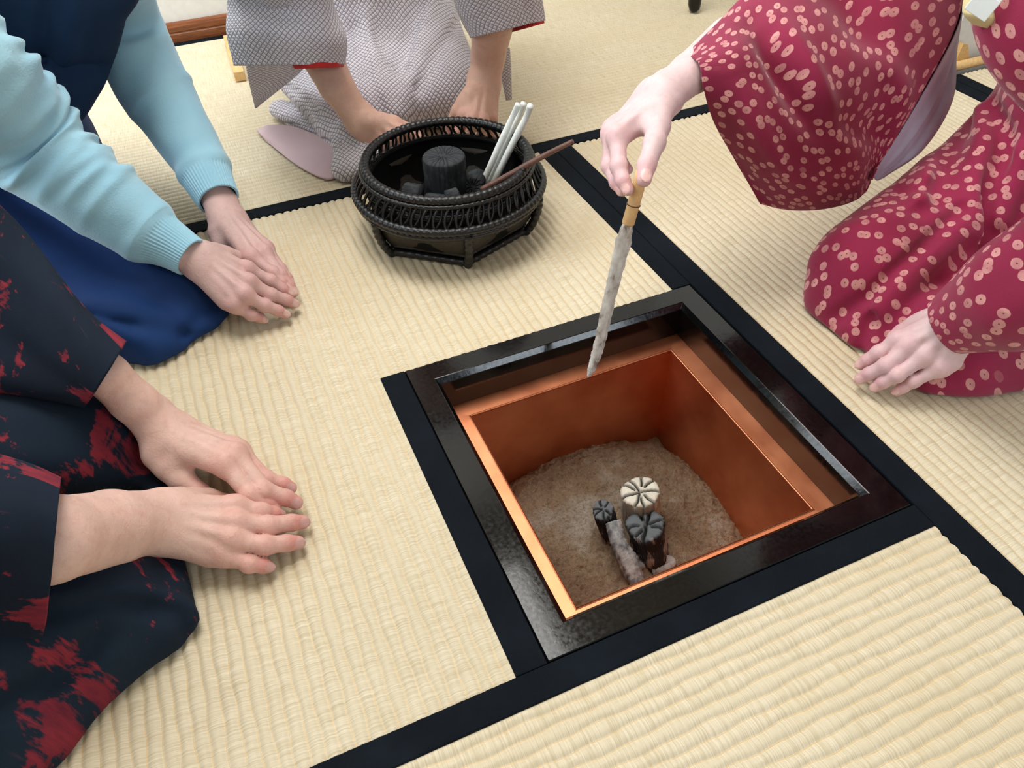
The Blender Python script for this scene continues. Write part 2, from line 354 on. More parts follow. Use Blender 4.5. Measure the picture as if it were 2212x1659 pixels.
M['coal_white'] = mat_cracked('charcoal_white_topped', srgb(226, 220, 204), srgb(176, 164, 148), srgb(214, 206, 192))
def charcoal(name, r, h, seed, mat, cracks=9, depth=0.004, rough=0.03, crack_w=0.05, squash=1.0, taper=1.0):
    rng = np.random.RandomState(seed); na = 144; th = np.linspace(0, 2 * np.pi, na, endpoint=False)
    ang = np.sort((np.arange(cracks) + rng.rand(cracks) * 0.6) / cracks * 2 * np.pi); st = rng.rand(cracks) * 0.35; wv = rng.rand(cracks) * 6.28
    prof = 1 + rough * (np.sin(th * 2 + rng.rand() * 6) + 0.7 * np.sin(th * 3 + rng.rand() * 6) + 0.35 * np.sin(th * 7 + rng.rand() * 6)) + rough * 0.22 * np.sin(th * 31 + 2 * np.sin(th * 5)) + rough * 0.10 * rng.randn(na)
    V = []; CR = []; TP = []
    rr = np.concatenate([[0.04], np.linspace(0.12, 0.97, 11)])
    for q in rr:
        c = np.zeros(na)
        for a, s, w in zip(ang, st, wv):
            dd = np.abs((th - a - 0.06 * np.sin(q * 6 + w) + np.pi) % (2 * np.pi) - np.pi) * q; c = np.maximum(c, np.exp(-(dd / crack_w) ** 2) * (q > s))
        z = h - depth * c - 0.0015 * (q > 0.95) + 0.0006 * np.sin(q * 40) - 0.0008 * (1 - q) 
        V.append(np.stack([r * q * prof * np.cos(th), r * q * prof * np.sin(th) * squash, z + 0 * th], 1)); CR.append(c); TP.append(np.ones(na) * (1 if q < 0.96 else 0.6))
    for z in np.linspace(h - 0.003, 0.0, 9):
        c = np.zeros(na)
        for a, s, w in zip(ang, st, wv):
            dd = np.abs((th - a + np.pi) % (2 * np.pi) - np.pi); c = np.maximum(c, 0.6 * np.exp(-(dd / (crack_w * 0.7)) ** 2) * (z > h * 0.55))
        rad = r * prof * (1 - 0.04 * c) * (1 + (taper - 1) * (1 - z / h)) * (1 + 0.4 * rough * math.sin(z * 150 + seed)) + 0.0004 * rng.randn(na)
        V.append(np.stack([rad * np.cos(th), rad * np.sin(th) * squash, z + 0 * th], 1)); CR.append(c * 0.8); TP.append(np.zeros(na))
    k = len(V); V = np.concatenate(V); F = []
    for a in range(k - 1):
        for q in range(na): s = (q + 1) % na; F.append((a*na+q, (a+1)*na+q, (a+1)*na+s, a*na+s))
    F.append(tuple(range(na - 1, -1, -1))[::-1]); F.append(tuple(range((k-1)*na, k*na))[::-1])
    return mesh_obj(name, V, F, mat, None, True, None, {'crack': np.concatenate(CR), 'top': np.concatenate(TP)})
def place(o, base, up=(0, 0, 1), spin=0.0):
    o.rotation_mode = 'QUATERNION'; o.rotation_quaternion = Vector(up).to_track_quat('Z', 'Y') @ Matrix.Rotation(spin, 3, 'Z').to_quaternion(); o.location = tuple(base); return o
def rough_stick(name, path, radii, mat, seed, n=14, groove=0.12, flat=None, k=None):
    rng = np.random.RandomState(seed); path = crom(path, k or 40); rad = np.interp(np.linspace(0, 1, len(path)), np.linspace(0, 1, len(radii)), radii)
    V, F = tube(path, rad, n, True, False, flat); V = V.reshape(len(path), n, 3); c = path[:, None, :]
    g = 1 + groove * rng.randn(n)[None, :] * (0.7 + 0.6 * np.sin(np.linspace(0, 9, len(path)) + rng.rand() * 6))[:, None] + groove * 0.35 * rng.randn(len(path), n)
    V = (c + (V - c) * g[:, :, None]).reshape(-1, 3)
    return mesh_obj(name, V, F, mat, None, True)
zA = -0.186
b = P(1398, 1130, zA + 0.0); 
white = charcoal('burning_charcoal', 0.0245, 0.062, 11, M['coal_white'], 9, 0.005, 0.035, 0.07)
place(white, P(1385, 1122, zA + 0.0), (-0.10, 0.05, 1)); tag(white, 'round charcoal with white ash cap and black radial cracks in the hearth', 'charcoal', 'charcoal pieces burning in the hearth')
front = charcoal('burning_charcoal', 0.0275, 0.058, 12, M['coal_burnt'], 7, 0.008, 0.08, 0.085, 0.88, 0.9)
place(front, P(1408, 1204, zA - 0.004), (-0.10, 0.32, 1), 0.6); tag(front, 'thick dark charcoal flecked with grey ash leaning in front of the white one', 'charcoal', 'charcoal pieces burning in the hearth')
left = charcoal('burning_charcoal', 0.0165, 0.058, 13, M['coal_burnt'], 6, 0.004, 0.07, 0.09, 0.8)
place(left, P(1322, 1160, zA - 0.003), (-0.22, 0.2, 1)); tag(left, 'slim black split charcoal standing beside the white capped one', 'charcoal', 'charcoal pieces burning in the hearth')
st = rough_stick('charcoal_branch', [P(1322, 1128, zA + 0.05), P(1332, 1160, zA + 0.042), P(1346, 1195, zA + 0.032), P(1362, 1228, zA + 0.02), P(1378, 1262, zA + 0.010)], [0.0085, 0.010, 0.0105, 0.0115, 0.009], M['charcoal_grey'], 5, 22, 0.13)
tag(st, 'grey barked charcoal branch leaning diagonally against the dark charcoal', 'charcoal')
rg = rough_stick('charcoal_splinter', [P(1380, 1222, zA + 0.004), P(1408, 1216, zA + 0.006), P(1438, 1209, zA + 0.006), P(1452, 1214, zA + 0.004), P(1442, 1226, zA + 0.003), P(1408, 1236, zA + 0.003)], [0.006, 0.0055, 0.0055, 0.005, 0.0055, 0.006], M['charcoal_grey'], 6, 12, 0.1)
tag(rg, 'curled grey splinter of burnt charcoal lying on the ash', 'charcoal')
# ------------------------------------------------------------------ signed-distance modelling for bodies
def seg(p, a, b):
    a = np.asarray(a, np.float32); b = np.asarray(b, np.float32); ab = b - a; v = p - a
    t = np.clip((v @ ab) / (ab @ ab + 1e-12), 0, 1); return t, v - t[:, None] * ab
def cone(p, a, b, ra, rb, n=None, s=1.0):
    """round cone; the section is squeezed by s (>1 thinner) along n"""
    t, v = seg(p, a, b)
    l2 = np.einsum('ij,ij->i', v, v)
    if n is not None and s != 1.0: l2 = l2 + (s * s - 1) * (v @ np.asarray(n, np.float32)) ** 2
    return (np.sqrt(l2) - (ra + (rb - ra) * t)) * (1.0 if s == 1.0 else 0.8)
def smin(a, b, k):
    h = np.clip(0.5 + 0.5 * (b - a) / k, 0, 1); return b + (a - b) * h - k * h * (1 - h)
def smax(a, b, k): return -smin(-a, -b, k)
def ellip(p, c, axes, radii):
    v = (p - np.asarray(c, np.float32)) @ np.asarray(axes, np.float32).T / np.asarray(radii, np.float32)
    l = np.sqrt(np.einsum('ij,ij->i', v, v)); return (l - 1) * min(radii)
def surface_nets(fn, lo, hi, h, B=8):
    lo = np.asarray(lo, float); n = np.ceil((np.asarray(hi) - lo) / h / B).astype(int) * B + 1
    nb = (n - 1) // B
    bc = np.stack(np.meshgrid(*[np.arange(k) for k in nb], indexing='ij'), -1).reshape(-1, 3)
    d = fn((lo + (bc + 0.5) * B * h).astype(np.float32))
    act = bc[np.abs(d) < B * h * 1.25]
    Fv = np.full(n, 1.0, np.float32)
    # sign of the inactive blocks
    sg = np.sign(d).reshape(nb); Fv[:-1, :-1, :-1] = np.repeat(np.repeat(np.repeat(sg, B, 0), B, 1), B, 2)
    mask = np.zeros(n, bool)
    for a in act: mask[a[0]*B:a[0]*B+B+1, a[1]*B:a[1]*B+B+1, a[2]*B:a[2]*B+B+1] = True
    idx = np.argwhere(mask); vals = np.empty(len(idx), np.float32)
    for s in range(0, len(idx), 200000): vals[s:s+200000] = fn((lo + idx[s:s+200000] * h).astype(np.float32))
    Fv[mask] = vals
    ins = Fv < 0
    c8 = [ins[i:n[0]-1+i, j:n[1]-1+j, k:n[2]-1+k] for i in (0, 1) for j in (0, 1) for k in (0, 1)]
    cnt = sum(c.astype(np.int8) for c in c8); cell = (cnt > 0) & (cnt < 8)
    ci = np.argwhere(cell); vid = np.full(cell.shape, -1, np.int32); vid[tuple(ci.T)] = np.arange(len(ci))
    acc = np.zeros((len(ci), 3)); w = np.zeros(len(ci))
    offs = [(i, j, k) for i in (0, 1) for j in (0, 1) for k in (0, 1)]
    for a in range(8):
        for b in range(a + 1, 8):
            if sum(abs(x - y) for x, y in zip(offs[a], offs[b])) != 1: continue
            fa = Fv[tuple((ci + offs[a]).T)]; fb = Fv[tuple((ci + offs[b]).T)]
            m = (fa < 0) != (fb < 0); t = np.where(m, fa / np.where(m, fa - fb, 1), 0)
            pt = np.asarray(offs[a]) + t[:, None] * (np.asarray(offs[b]) - np.asarray(offs[a])); acc += pt * m[:, None]; w += m
    V = lo + (ci + acc / np.maximum(w, 1)[:, None]) * h
    Fc = []
    for ax in range(3):
        o1, o2 = [(1, 2), (2, 0), (0, 1)][ax]
        s0 = [slice(None)] * 3; s1 = [slice(None)] * 3; s0[ax] = slice(0, -1); s1[ax] = slice(1, None)
        e = ins[tuple(s0)] != ins[tuple(s1)]
        pi = np.argwhere(e); pi = pi[(pi[:, o1] > 0) & (pi[:, o2] > 0) & (pi[:, o1] < n[o1] - 1) & (pi[:, o2] < n[o2] - 1)]
        q = []
        for a, b in ((-1, -1), (0, -1), (0, 0), (-1, 0)):
            c = pi.copy(); c[:, o1] += a; c[:, o2] += b; q.append(vid[tuple(c.T)])
        q = np.stack(q, 1); fl = ins[tuple(pi.T)]
        q = np.where(fl[:, None], q, q[:, ::-1]); q = q[(q >= 0).all(1)]; Fc.append(q)
    return V, np.concatenate(Fc)
def unit(v): v = np.asarray(v, float); return v / (np.linalg.norm(v) + 1e-12)

class Hand:
    """joints are world points: wrist, forearm list, fingers {name: [mcp, pip, dip?, tip]}, thumb [cmc, mcp, ip, tip]"""
    def __init__(s, wrist, forearm, fingers, thumb, dorsal, sc=1.0, wrist_w=None, wr=0.024, flat=1.45, fr=(0.030, 0.036), bony=1.0, fat=1.0):
        s.wrist = np.asarray(wrist); s.forearm = [np.asarray(q) for q in forearm]; s.sc = sc; s.bony = bony; s.fat = fat
        s.F = []
        for j in fingers:
            j = [np.asarray(q, float) for q in j]
            if len(j) == 3:
                a = unit(j[1] - j[0]); d = j[1] + 0.56 * (j[2] - j[1]); d = d + 0.0018 * unit(dorsal); j = [j[0], j[1], d, j[2]]
            s.F.append(j)
        s.T = [np.asarray(q, float) for q in thumb] if thumb is not None else None
        s.n = unit(dorsal); fdir = unit(sum(j[0] for j in s.F) / 4 - s.wrist); s.n = unit(s.n - fdir * (s.n @ fdir)); s.fdir = fdir
        s.lat = unit(np.cross(s.n, fdir)); 
        mi = s.F[0][0]; mp = s.F[3][0]
        if (mi - mp) @ s.lat < 0: s.lat = -s.lat     # lat points to the index/thumb side
        s.wr = wr; s.flat = flat; s.fr = fr
    def fn(s, p):
        sc = s.sc; n = s.n
        # carpus / metacarpals
        d = None; lat = (0.0125, 0.0045, -0.004, -0.0125)
        for i, j in enumerate(s.F):
            a = s.wrist + s.lat * lat[i] * sc + s.fdir * 0.006
            q = cone(p, a, j[0] - n * 0.002, (0.0135, 0.014, 0.0135, 0.0125)[i] * sc * s.fat, (0.0112, 0.0114, 0.0108, 0.0098)[i] * sc * s.fat)
            d = q if d is None else smin(d, q, 0.009 * sc)
        # extensor tendons and knuckle heads
        for i, j in enumerate(s.F):
            a = s.wrist + s.lat * lat[i] * 0.7 * sc + n * 0.0125 * sc; b = j[0] + n * 0.0088 * sc
            d = smin(d, cone(p, a, b, 0.0016, 0.0034 * sc), 0.0065 * sc) if s.bony > 0.3 else d
            d = smin(d, cone(p, j[0] + n * 0.0016, j[0] + n * 0.0017, 0.0104 * sc, 0.0104 * sc), 0.006 * sc)
        # hypothenar
        d = smin(d, cone(p, s.wrist - s.lat * 0.013 * sc - n * 0.004 + s.fdir * 0.012, s.F[3][0] - s.fdir * 0.014 - n * 0.006, 0.0125 * sc, 0.0105 * sc), 0.010 * sc)
        # forearm
        chain = [s.wrist] + s.forearm; m = len(s.forearm); 
        rad = [s.wr] + [s.fr[0] + (s.fr[1] - s.fr[0]) * i / max(1, m - 1) for i in range(m)]
        ft = [s.flat] + [1.22] * m; fa = None
        for i in range(m):
            q = cone(p, chain[i], chain[i + 1], rad[i], rad[i + 1], n, 1.25)
            fa = q if fa is None else smin(fa, q, 0.005)
        d = smin(d, fa, 0.016 * sc)
        # ulnar head
        back = unit(s.forearm[0] - s.wrist)
        d = smin(d, cone(p, s.wrist - s.lat * 0.0165 + n * 0.0075 + back * 0.018, s.wrist - s.lat * 0.0165 + n * 0.0075 + back * 0.02, 0.0075 * s.bony, 0.0075 * s.bony), 0.012)
        if s.T is not None:
            c, m1, ip, tip = s.T
            q = cone(p, c, m1, 0.0138 * sc, 0.0112 * sc); d = smin(d, q, 0.013 * sc)
            # web between thumb and index
            q = cone(p, c * 0.5 + m1 * 0.5, s.wrist * 0.45 + s.F[0][0] * 0.55 - n * 0.003, 0.009 * sc, 0.009 * sc); d = smin(d, q, 0.013 * sc)
        out = d
        for i, j in enumerate(s.F):
            r = np.array([(0.0094, 0.0088, 0.0079, 0.0066), (0.0095, 0.0089, 0.0080, 0.0067), (0.0091, 0.0085, 0.0077, 0.0064), (0.0082, 0.0075, 0.0068, 0.0057)][i]) * sc * s.fat
            t0 = j[3] - unit(j[3] - j[2]) * r[3]
            f = cone(p, j[0], j[1], r[0], r[1] * 0.95)
            f = smin(f, cone(p, j[1], j[2], r[1] * 0.97, r[2] * 0.97), 0.003); f = smin(f, cone(p, j[2], t0, r[2], r[3]), 0.003)
            fn_ = s.fnorm(j); f = smin(f, cone(p, j[1] + fn_ * 0.0008, j[1] + fn_ * 0.0009, r[1] * 1.05, r[1] * 1.05), 0.004)
            # skin folds over the joints
            for jn, rr, amp in ((j[1], r[1], 0.00075), (j[2], r[2], 0.0005)):
                ax = unit(j[2] - j[0]) if jn is j[1] else unit(j[3] - j[1]); v = p - jn.astype(np.float32); u = v @ ax.astype(np.float32); up = v @ fn_.astype(np.float32)
                near = np.exp(-(u / (rr * 0.55)) ** 2) * np.clip(up / rr, 0, 1)
                f = f + amp * s.bony * near * (0.5 + 0.5 * np.cos(u / 0.0026 * 2 * np.pi))
            # nail plate
            c, ax, la, nn, ln, wd = s.nail(i); f = np.minimum(f, ellip(p, c, (ax, la, nn), (ln, wd, 0.0016)))
            out = np.minimum(out, smin(d, f, 0.0075 * sc))
        if s.T is not None:
            c, m1, ip, tip = s.T; r = np.array([0.0112, 0.0104, 0.0098, 0.0078]) * sc * s.fat; t0 = tip - unit(tip - ip) * r[3]
            f = smin(cone(p, m1, ip, r[0], r[1] * 0.94), cone(p, ip, t0, r[2], r[3]), 0.004)
            ch, ax, la, nn, ln, wd = s.nail(4); f = np.minimum(f, ellip(p, ch, (ax, la, nn), (ln, wd, 0.0017)))
            v = p - ip.astype(np.float32); u = v @ ax.astype(np.float32); up = v @ nn.astype(np.float32)
            f = f + 0.0007 * np.exp(-(u / 0.005) ** 2) * np.clip(up / r[1], 0, 1) * (0.5 + 0.5 * np.cos(u / 0.003 * 2 * np.pi))
            out = np.minimum(out, smin(d, f, 0.006 * sc))
        return out
    def fnorm(s, j):
        ax = unit(j[3] - j[0]); bend = j[1] - 0.5 * (j[0] + j[3]); v = s.n * 0.6 + (unit(bend - ax * (bend @ ax)) * min(1.0, np.linalg.norm(bend - ax * (bend @ ax)) / 0.012) if np.linalg.norm(bend) > 1e-4 else 0)
        ax2 = unit(j[3] - j[1]); return unit(v - ax2 * (v @ ax2))
    tn = None
    def nail(s, i):
        sc = s.sc
        if i < 4:
            j = s.F[i]; ax = unit(j[3] - j[2]); nn = s.fnorm(j); nn = unit(nn - ax * (nn @ ax)); r = (0.0066, 0.0067, 0.0064, 0.0057)[i] * sc * s.fat
            c = j[3] - ax * r * 1.0 + nn * r * 0.78; return c, ax, np.cross(nn, ax), nn, 0.0062 * sc, r * 0.78
        c_, m1, ip, tip = s.T; ax = unit(tip - ip); nn = unit(s.tn) if s.tn is not None else s.n; nn = unit(nn - ax * (nn @ ax)); r = 0.0078 * sc * s.fat
        c = tip - ax * r * 0.95 + nn * r * 0.80; return c, ax, np.cross(nn, ax), nn, 0.0078 * sc, r * 0.82
    def bounds(s, back=None):
        pts = np.array([s.wrist] + s.forearm + [q for j in s.F for q in j] + (s.T if s.T is not None else [])); return pts.min(0) - 0.045, pts.max(0) + 0.045
    def colour(s, V):
        """nail mask and flush mask"""
        nail = np.zeros(len(V)); flush = np.zeros(len(V))
        for i in range(5 if s.T is not None else 4):
            c, ax, la, nn, ln, wd = s.nail(i); v = V - c; a = (v @ ax) / ln; b = (v @ la) / wd; u = v @ nn
            nail = np.maximum(nail, ((a * a) ** 1.6 + (b * b) ** 1.3 < 1.0) * (np.abs(u) < 0.0028) * 1.0)
            flush = np.maximum(flush, np.exp(-(np.linalg.norm(V - (c - ax * 0.004), axis=1) / 0.017) ** 2))
        for j in s.F:
            flush = np.maximum(flush, 0.75 * np.exp(-(np.linalg.norm(V - j[0], axis=1) / 0.016) ** 2)); flush = np.maximum(flush, 0.8 * np.exp(-(np.linalg.norm(V - j[1], axis=1) / 0.013) ** 2))
            # whole finger a little warmer
            t, w = seg(V.astype(np.float32), j[0], j[3]); flush = np.maximum(flush, 0.5 * (t > 0.05) * np.exp(-(np.linalg.norm(w, axis=1) / 0.012) ** 4))
        return nail, np.clip(flush, 0, 1)
def mat_skin(name, base, warm, nail, wrinkle=1.0, vein=(0.35, 0.40, 0.42)):
    m = NT(name); v = m.coords('Object'); n = m.noise(v, 38, 4, 0.6); f = m.n('ShaderNodeAttribute', attribute_name='flush'); na = m.n('ShaderNodeAttribute', attribute_name='nail')
    c = m.ramp(n, [(0.32, tuple(x * 0.90 for x in base)), (0.6, base), (0.75, tuple(min(1, a * 0.7 + b * 0.3) for a, b in zip(base, warm)))])
    vn = m.noise(m.coords('Object'), 26, 1, 0.4, 1.5); vm = m.ramp(m.math('ABSOLUTE', m.math('SUBTRACT', vn, 0.5)), [(0.0, (0.22,) * 3), (0.03, (0,) * 3)])
    c = m.mix(vm, c, tuple(a * 0.7 + 0.3 * b for a, b in zip(base, vein)))
    c = m.mix(m.math('MULTIPLY', f.outputs['Fac'], 0.9), c, warm); bl = m.noise(m.coords('Object'), 95, 4, 0.65); c = m.mix(m.math('MULTIPLY', m.math('SUBTRACT', bl, 0.5), 1.3), c, tuple(x * 0.82 for x in warm)); c = m.mix(na.outputs['Fac'], c, nail)
    fine = m.n('ShaderNodeTexVoronoi', i_Scale=900.0); m.l(v, fine.inputs['Vector']); w = m.noise(v, 260, 3)
    m.color(c); m.b.inputs['Subsurface Weight'].default_value = 0.12; m.b.inputs['Subsurface Radius'].default_value = (0.010, 0.004, 0.002); m.b.inputs['Subsurface Scale'].default_value = 0.5
    m.l(m.ramp(na.outputs['Fac'], [(0, (0.5,) * 3), (1, (0.28,) * 3)]), m.b.inputs['Roughness']); m.b.inputs['Specular IOR Level'].default_value = 0.4
    wr = m.noise(m.coords('Object', (1, 1, 1)), 150, 5, 0.7, 1.2); nm = m.bump(wr, 0.0016 * wrinkle, 0.5); nm = m.bump(w, 0.0007, 0.4, nm); nm = m.bump(fine.outputs[0], 0.0002, 0.3, nm); m.normal(nm); return m.m
M['skin_p1'] = mat_skin('skin_older_ruddy', srgb(208, 174, 168), srgb(202, 144, 138), srgb(214, 176, 168), 1.0)
M['skin_p2'] = mat_skin('skin_older_tan', srgb(222, 184, 170), srgb(206, 134, 124), srgb(204, 158, 152), 1.0)
M['skin_p3'] = mat_skin('skin_light_tan', srgb(212, 170, 150), srgb(204, 146, 134), srgb(220, 178, 168), 0.6)
M['skin_p4'] = mat_skin('skin_pale', srgb(224, 194, 194), srgb(218, 166, 170), srgb(232, 188, 184), 0.35)
def clipped(h, cuts):
    """limit a hand field: cuts are (point, outward direction) planes that close the arm inside the sleeve"""
    def f(p):
        d = h.fn(p)
        for c, nrm in cuts: d = np.maximum(d, (p - np.asarray(c, np.float32)) @ unit(nrm).astype(np.float32))
        return d
    return f
def arms_mesh(hands, mat, parent, h=0.0014, extra=None):
    """all bare arms of one person as a single body mesh, joined by a coarse trunk hidden in the clothes"""
    Vs = []; Fs = []; N = []; FL = []; off = 0
    for hd in hands:
        lo, hi = hd.bounds(); V, F = surface_nets(hd.fn, lo, hi, h)
        na, fl = hd.colour(V); Vs.append(V); Fs.append(F + off); N.append(na); FL.append(fl); off += len(V)
    for ex in (extra or []):
        V, F = surface_nets(ex[0], ex[1], ex[2], ex[3]); Vs.append(V); Fs.append(F + off); N.append(np.zeros(len(V))); FL.append(np.zeros(len(V))); off += len(V)
    return mesh_obj('body', np.concatenate(Vs), np.concatenate(Fs).tolist(), mat, parent, True, None, {'nail': np.concatenate(N), 'flush': np.concatenate(FL)})

# ---- the eight hands
def fing(*q): return [P(*x) for x in q]
R2 = Hand(P(338, 1124, 0.060), [P(235, 1142, 0.098), P(110, 1165, 0.148), P(-60, 1170, 0.165)],
    [fing((507, 1096, .040), (562, 1107, .030), (614, 1117, .010)), fing((508, 1130, .042), (580, 1136, .030), (667, 1127, .008)), fing((501, 1166, .038), (572, 1178, .028), (657, 1172, .008)), fing((484, 1198, .028), (538, 1218, .022), (592, 1227, .008))],
    fing((392, 1085, .048), (450, 1082, .024), (490, 1090, .016), (525, 1098, .012)), (0.05, -0.25, 1.0), 1.06, wr=0.0305, fr=(0.0355, 0.037), fat=1.05)
L2 = Hand(P(352, 930, 0.058), [P(290, 868, 0.098), P(224, 806, 0.138), P(110, 726, 0.148)],
    [fing((487, 1003, .052), (541, 1069, .036), (604, 1109, .013)), fing((508, 983, .050), (570, 1060, .034), (653, 1092, .009)), fing((515, 975, .040), (574, 1036, .027), (640, 1060, .009)), fing((506, 968, .026), (552, 1020, .018), (596, 1042, .008))],
    fing((338, 985, .050), (392, 1036, .032), (432, 1066, .022), (470, 1090, .012)), (0.35, 0.15, 1.0), 1.06, wr=0.025, fr=(0.0245, 0.024), fat=1.04)
R1 = Hand(P(428, 558, 0.088), [P(378, 534, 0.106), P(320, 500, 0.122), P(240, 442, 0.155)],
    [fing((533, 582, .060), (584, 607, .040), (634, 642, .014)), fing((537, 610, .060), (585, 637, .038), (645, 660, .010)), fing((527, 637, .054), (571, 660, .034), (625, 683, .009)), fing((508, 659, .044), (542, 680, .027), (576, 694, .008))],
    fing((462, 545, .076), (510, 560, .052), (535, 572, .038), (560, 585, .03)), (0.05, -0.15, 1.0), 1.0, wr=0.0245, fr=(0.0255, 0.031))
L1 = Hand(P(487, 466, 0.062), [P(460, 407, 0.086), P(436, 358, 0.104), P(384, 272, 0.145)],
    [fing((543, 556, .054), (590, 590, .038), (628, 632, .016)), fing((570, 547, .048), (606, 594, .032), (640, 641, .010)), fing((575, 538, .040), (606, 582, .026), (633, 622, .009)), fing((566, 530, .028), (596, 568, .018), (618, 602, .008))],
    fing((470, 505, .052), (492, 552, .034), (508, 575, .026), (525, 592, .02)), (0.3, 0.3, 1.0), 1.0, wr=0.0245, fr=(0.0255, 0.031))
L4 = Hand(P(2068, 704, 0.090), [P(2120, 676, 0.116), P(2200, 632, 0.16)],
    [fing((1942, 735, .062), (1899, 762, .044), (1850, 795, .018)), fing((1966, 747, .064), (1914, 789, .043), (1848, 824, .012)), fing((1999, 769, .060), (1938, 810, .039), (1881, 841, .010)), fing((2033, 794, .052), (1974, 823, .033), (1930, 851, .010))],
    fing((2012, 690, .074), (1978, 703, .058), (1948, 718, .046), (1918, 736, .034)), (-0.15, -0.2, 1.0), 1.0, wr=0.025, fr=(0.028, 0.034), bony=0.45)
R4 = Hand(D(1432, 205, 0.875), [D(1494, 158, 0.905), D(1580, 85, 0.95)],
    [[D(1334, 296, 0.835), D(1337, 360, 0.822), D(1346, 391, 0.815), D(1362, 421, 0.812)], [D(1321, 288, 0.853), D(1318, 358, 0.846), D(1332, 394, 0.836), D(1352, 420, 0.828)], [D(1322, 280, 0.873), D(1318, 345, 0.872), D(1336, 376, 0.858), D(1356, 398, 0.846)], [D(1330, 272, 0.892), D(1328, 325, 0.893), D(1344, 352, 0.880), D(1362, 372, 0.868)]],
    [D(1428, 240, 0.855), D(1414, 308, 0.822), D(1397, 357, 0.806), D(1389, 401, 0.796)], unit(D(1300, 200, 0.8) - D(1380, 260, 0.87)), 1.0, wr=0.0235, fr=(0.026, 0.032), bony=0.4)
R4.tn = unit(CAM_C - D(1397, 357, 0.80)) + 0.2 * unit(D(1440, 300, 0.8) - D(1390, 300, 0.8))
R3 = Hand(P(775, 255, 0.085), [P(728, 188, 0.135), P(690, 110, 0.185)],
    [fing((865, 285, .072), (905, 302, .048), (935, 318, .020)), fing((850, 298, .064), (888, 316, .042), (918, 332, .016)), fing((832, 308, .056), (868, 328, .036), (893, 342, .014)), fing((812, 316, .046), (842, 334, .03), (862, 346, .012))],
    fing((800, 262, .088), (850, 265, .078), (885, 280, .064), (908, 296, .045)), (-0.1, -0.35, 1.0), 1.02, wr=0.0255, fr=(0.029, 0.036), bony=0.8)
L3 = Hand(P(1046, 172, 0.115), [P(1055, 118, 0.155), P(1066, 36, 0.228)],
    [fing((1005, 250, .080), (992, 284, .052), (985, 308, .018)), fing((1022, 258, .080), (1014, 294, .050), (1008, 320, .014)), fing((1042, 262, .076), (1040, 297, .046), (1036, 322, .012)), fing((1060, 258, .068), (1062, 290, .040), (1062, 312, .012))],
    fing((1015, 205, .105), (990, 240, .08), (975, 265, .06), (968, 290, .035)), (-0.1, -0.8, 0.75), 1.02, wr=0.0265, fr=(0.029, 0.036), bony=0.8)
# ------------------------------------------------------------------ cloth
def chord_ring(A, B, nrm, t, M=14, p=1.0):
    A = np.asarray(A, float); B = np.asarray(B, float); c = (A + B) / 2; h = (A - B) / 2; nrm = unit(np.asarray(nrm) - unit(h) * (np.asarray(nrm) @ unit(h)))
    f = np.linspace(0, 2 * np.pi, M, endpoint=False); sg = lambda x: np.sign(x) * np.abs(x) ** p
    return c + np.cos(f)[:, None] * h + sg(np.sin(f))[:, None] * nrm * t
def loft(rings, nu=120, nv=90, closed=True, disp=None, flip=False):
    rings = np.asarray(rings, float)                       # K x M x 3
    R = crom(rings, nv)                                    # nv x M x 3
    S = crom(R.transpose(1, 0, 2), nu, closed)             # nu x nv x 3
    dv = np.linalg.norm(np.diff(S, axis=1), axis=2).mean(0); v = np.concatenate([[0], np.cumsum(dv)])
    nx = np.roll(S, -1, 0) if closed else np.concatenate([S[1:], S[-1:]]); du = np.linalg.norm(nx - S, axis=2)
    circ = du[: nu if closed else nu - 1].sum(0).mean(); u = np.concatenate([[0], np.cumsum(du.mean(1))])[:nu]
    if closed: tu = np.roll(S, -1, 0) - np.roll(S, 1, 0)
    else: tu = np.gradient(S, axis=0)
    tv = np.gradient(S, axis=1); N = np.cross(tu, tv); N /= np.linalg.norm(N, axis=2)[:, :, None] + 1e-12
    if closed:
        c = S.mean(0); 
        if ((S - c[None]) * N).sum() < 0: N = -N; flip = not flip
    U, Vv = np.meshgrid(u, v, indexing='ij')
    if disp is not None: S = S + N * disp(U, Vv, circ, v[-1])[:, :, None]
    faces = []
    mu = nu if closed else nu - 1
    i = np.arange(mu)[:, None]; j = np.arange(nv - 1)[None, :]; a = i * nv + j; b = ((i + 1) % nu) * nv + j
    q = np.stack([a, b, b + 1, a + 1], -1).reshape(-1, 4)
    if flip: q = q[:, ::-1]
    UV = np.stack([U.ravel(), Vv.ravel()], 1)
    return S.reshape(-1, 3), q, UV, (U, Vv, circ)
def cloth(name, rings, mat, parent, nu=120, nv=90, closed=True, disp=None, thick=0.002, flip=False):
    V, F, UV, (U, Vv, circ) = loft(rings, nu, nv, closed, disp, flip)
    me = bpy.data.meshes.new(name); me.from_pydata(V.tolist(), [], F.tolist()); me.materials.append(mat)
    me.polygons.foreach_set('use_smooth', np.ones(len(me.polygons), dtype=bool))
    l = me.uv_layers.new(name='UVMap'); idx = np.empty(len(me.loops), np.int32); me.loops.foreach_get('vertex_index', idx)
    uv = UV[idx].reshape(-1, 4, 2).copy()
    if closed:                                             # no smear over the seam
        w = (uv[:, :, 0].max(1) - uv[:, :, 0].min(1)) > circ * 0.5
        uu = uv[:, :, 0]; uu[w[:, None] & (uu < circ * 0.5)] += circ; uv[:, :, 0] = uu
    l.data.foreach_set('uv', uv.reshape(-1).astype(np.float32)); me.update()
    o = bpy.data.objects.new(name, me); COL.objects.link(o)
    if thick: m = o.modifiers.new('thickness', 'SOLIDIFY'); m.thickness = thick; m.offset = -1
    if parent is not None: adopt(o, parent)
    return o
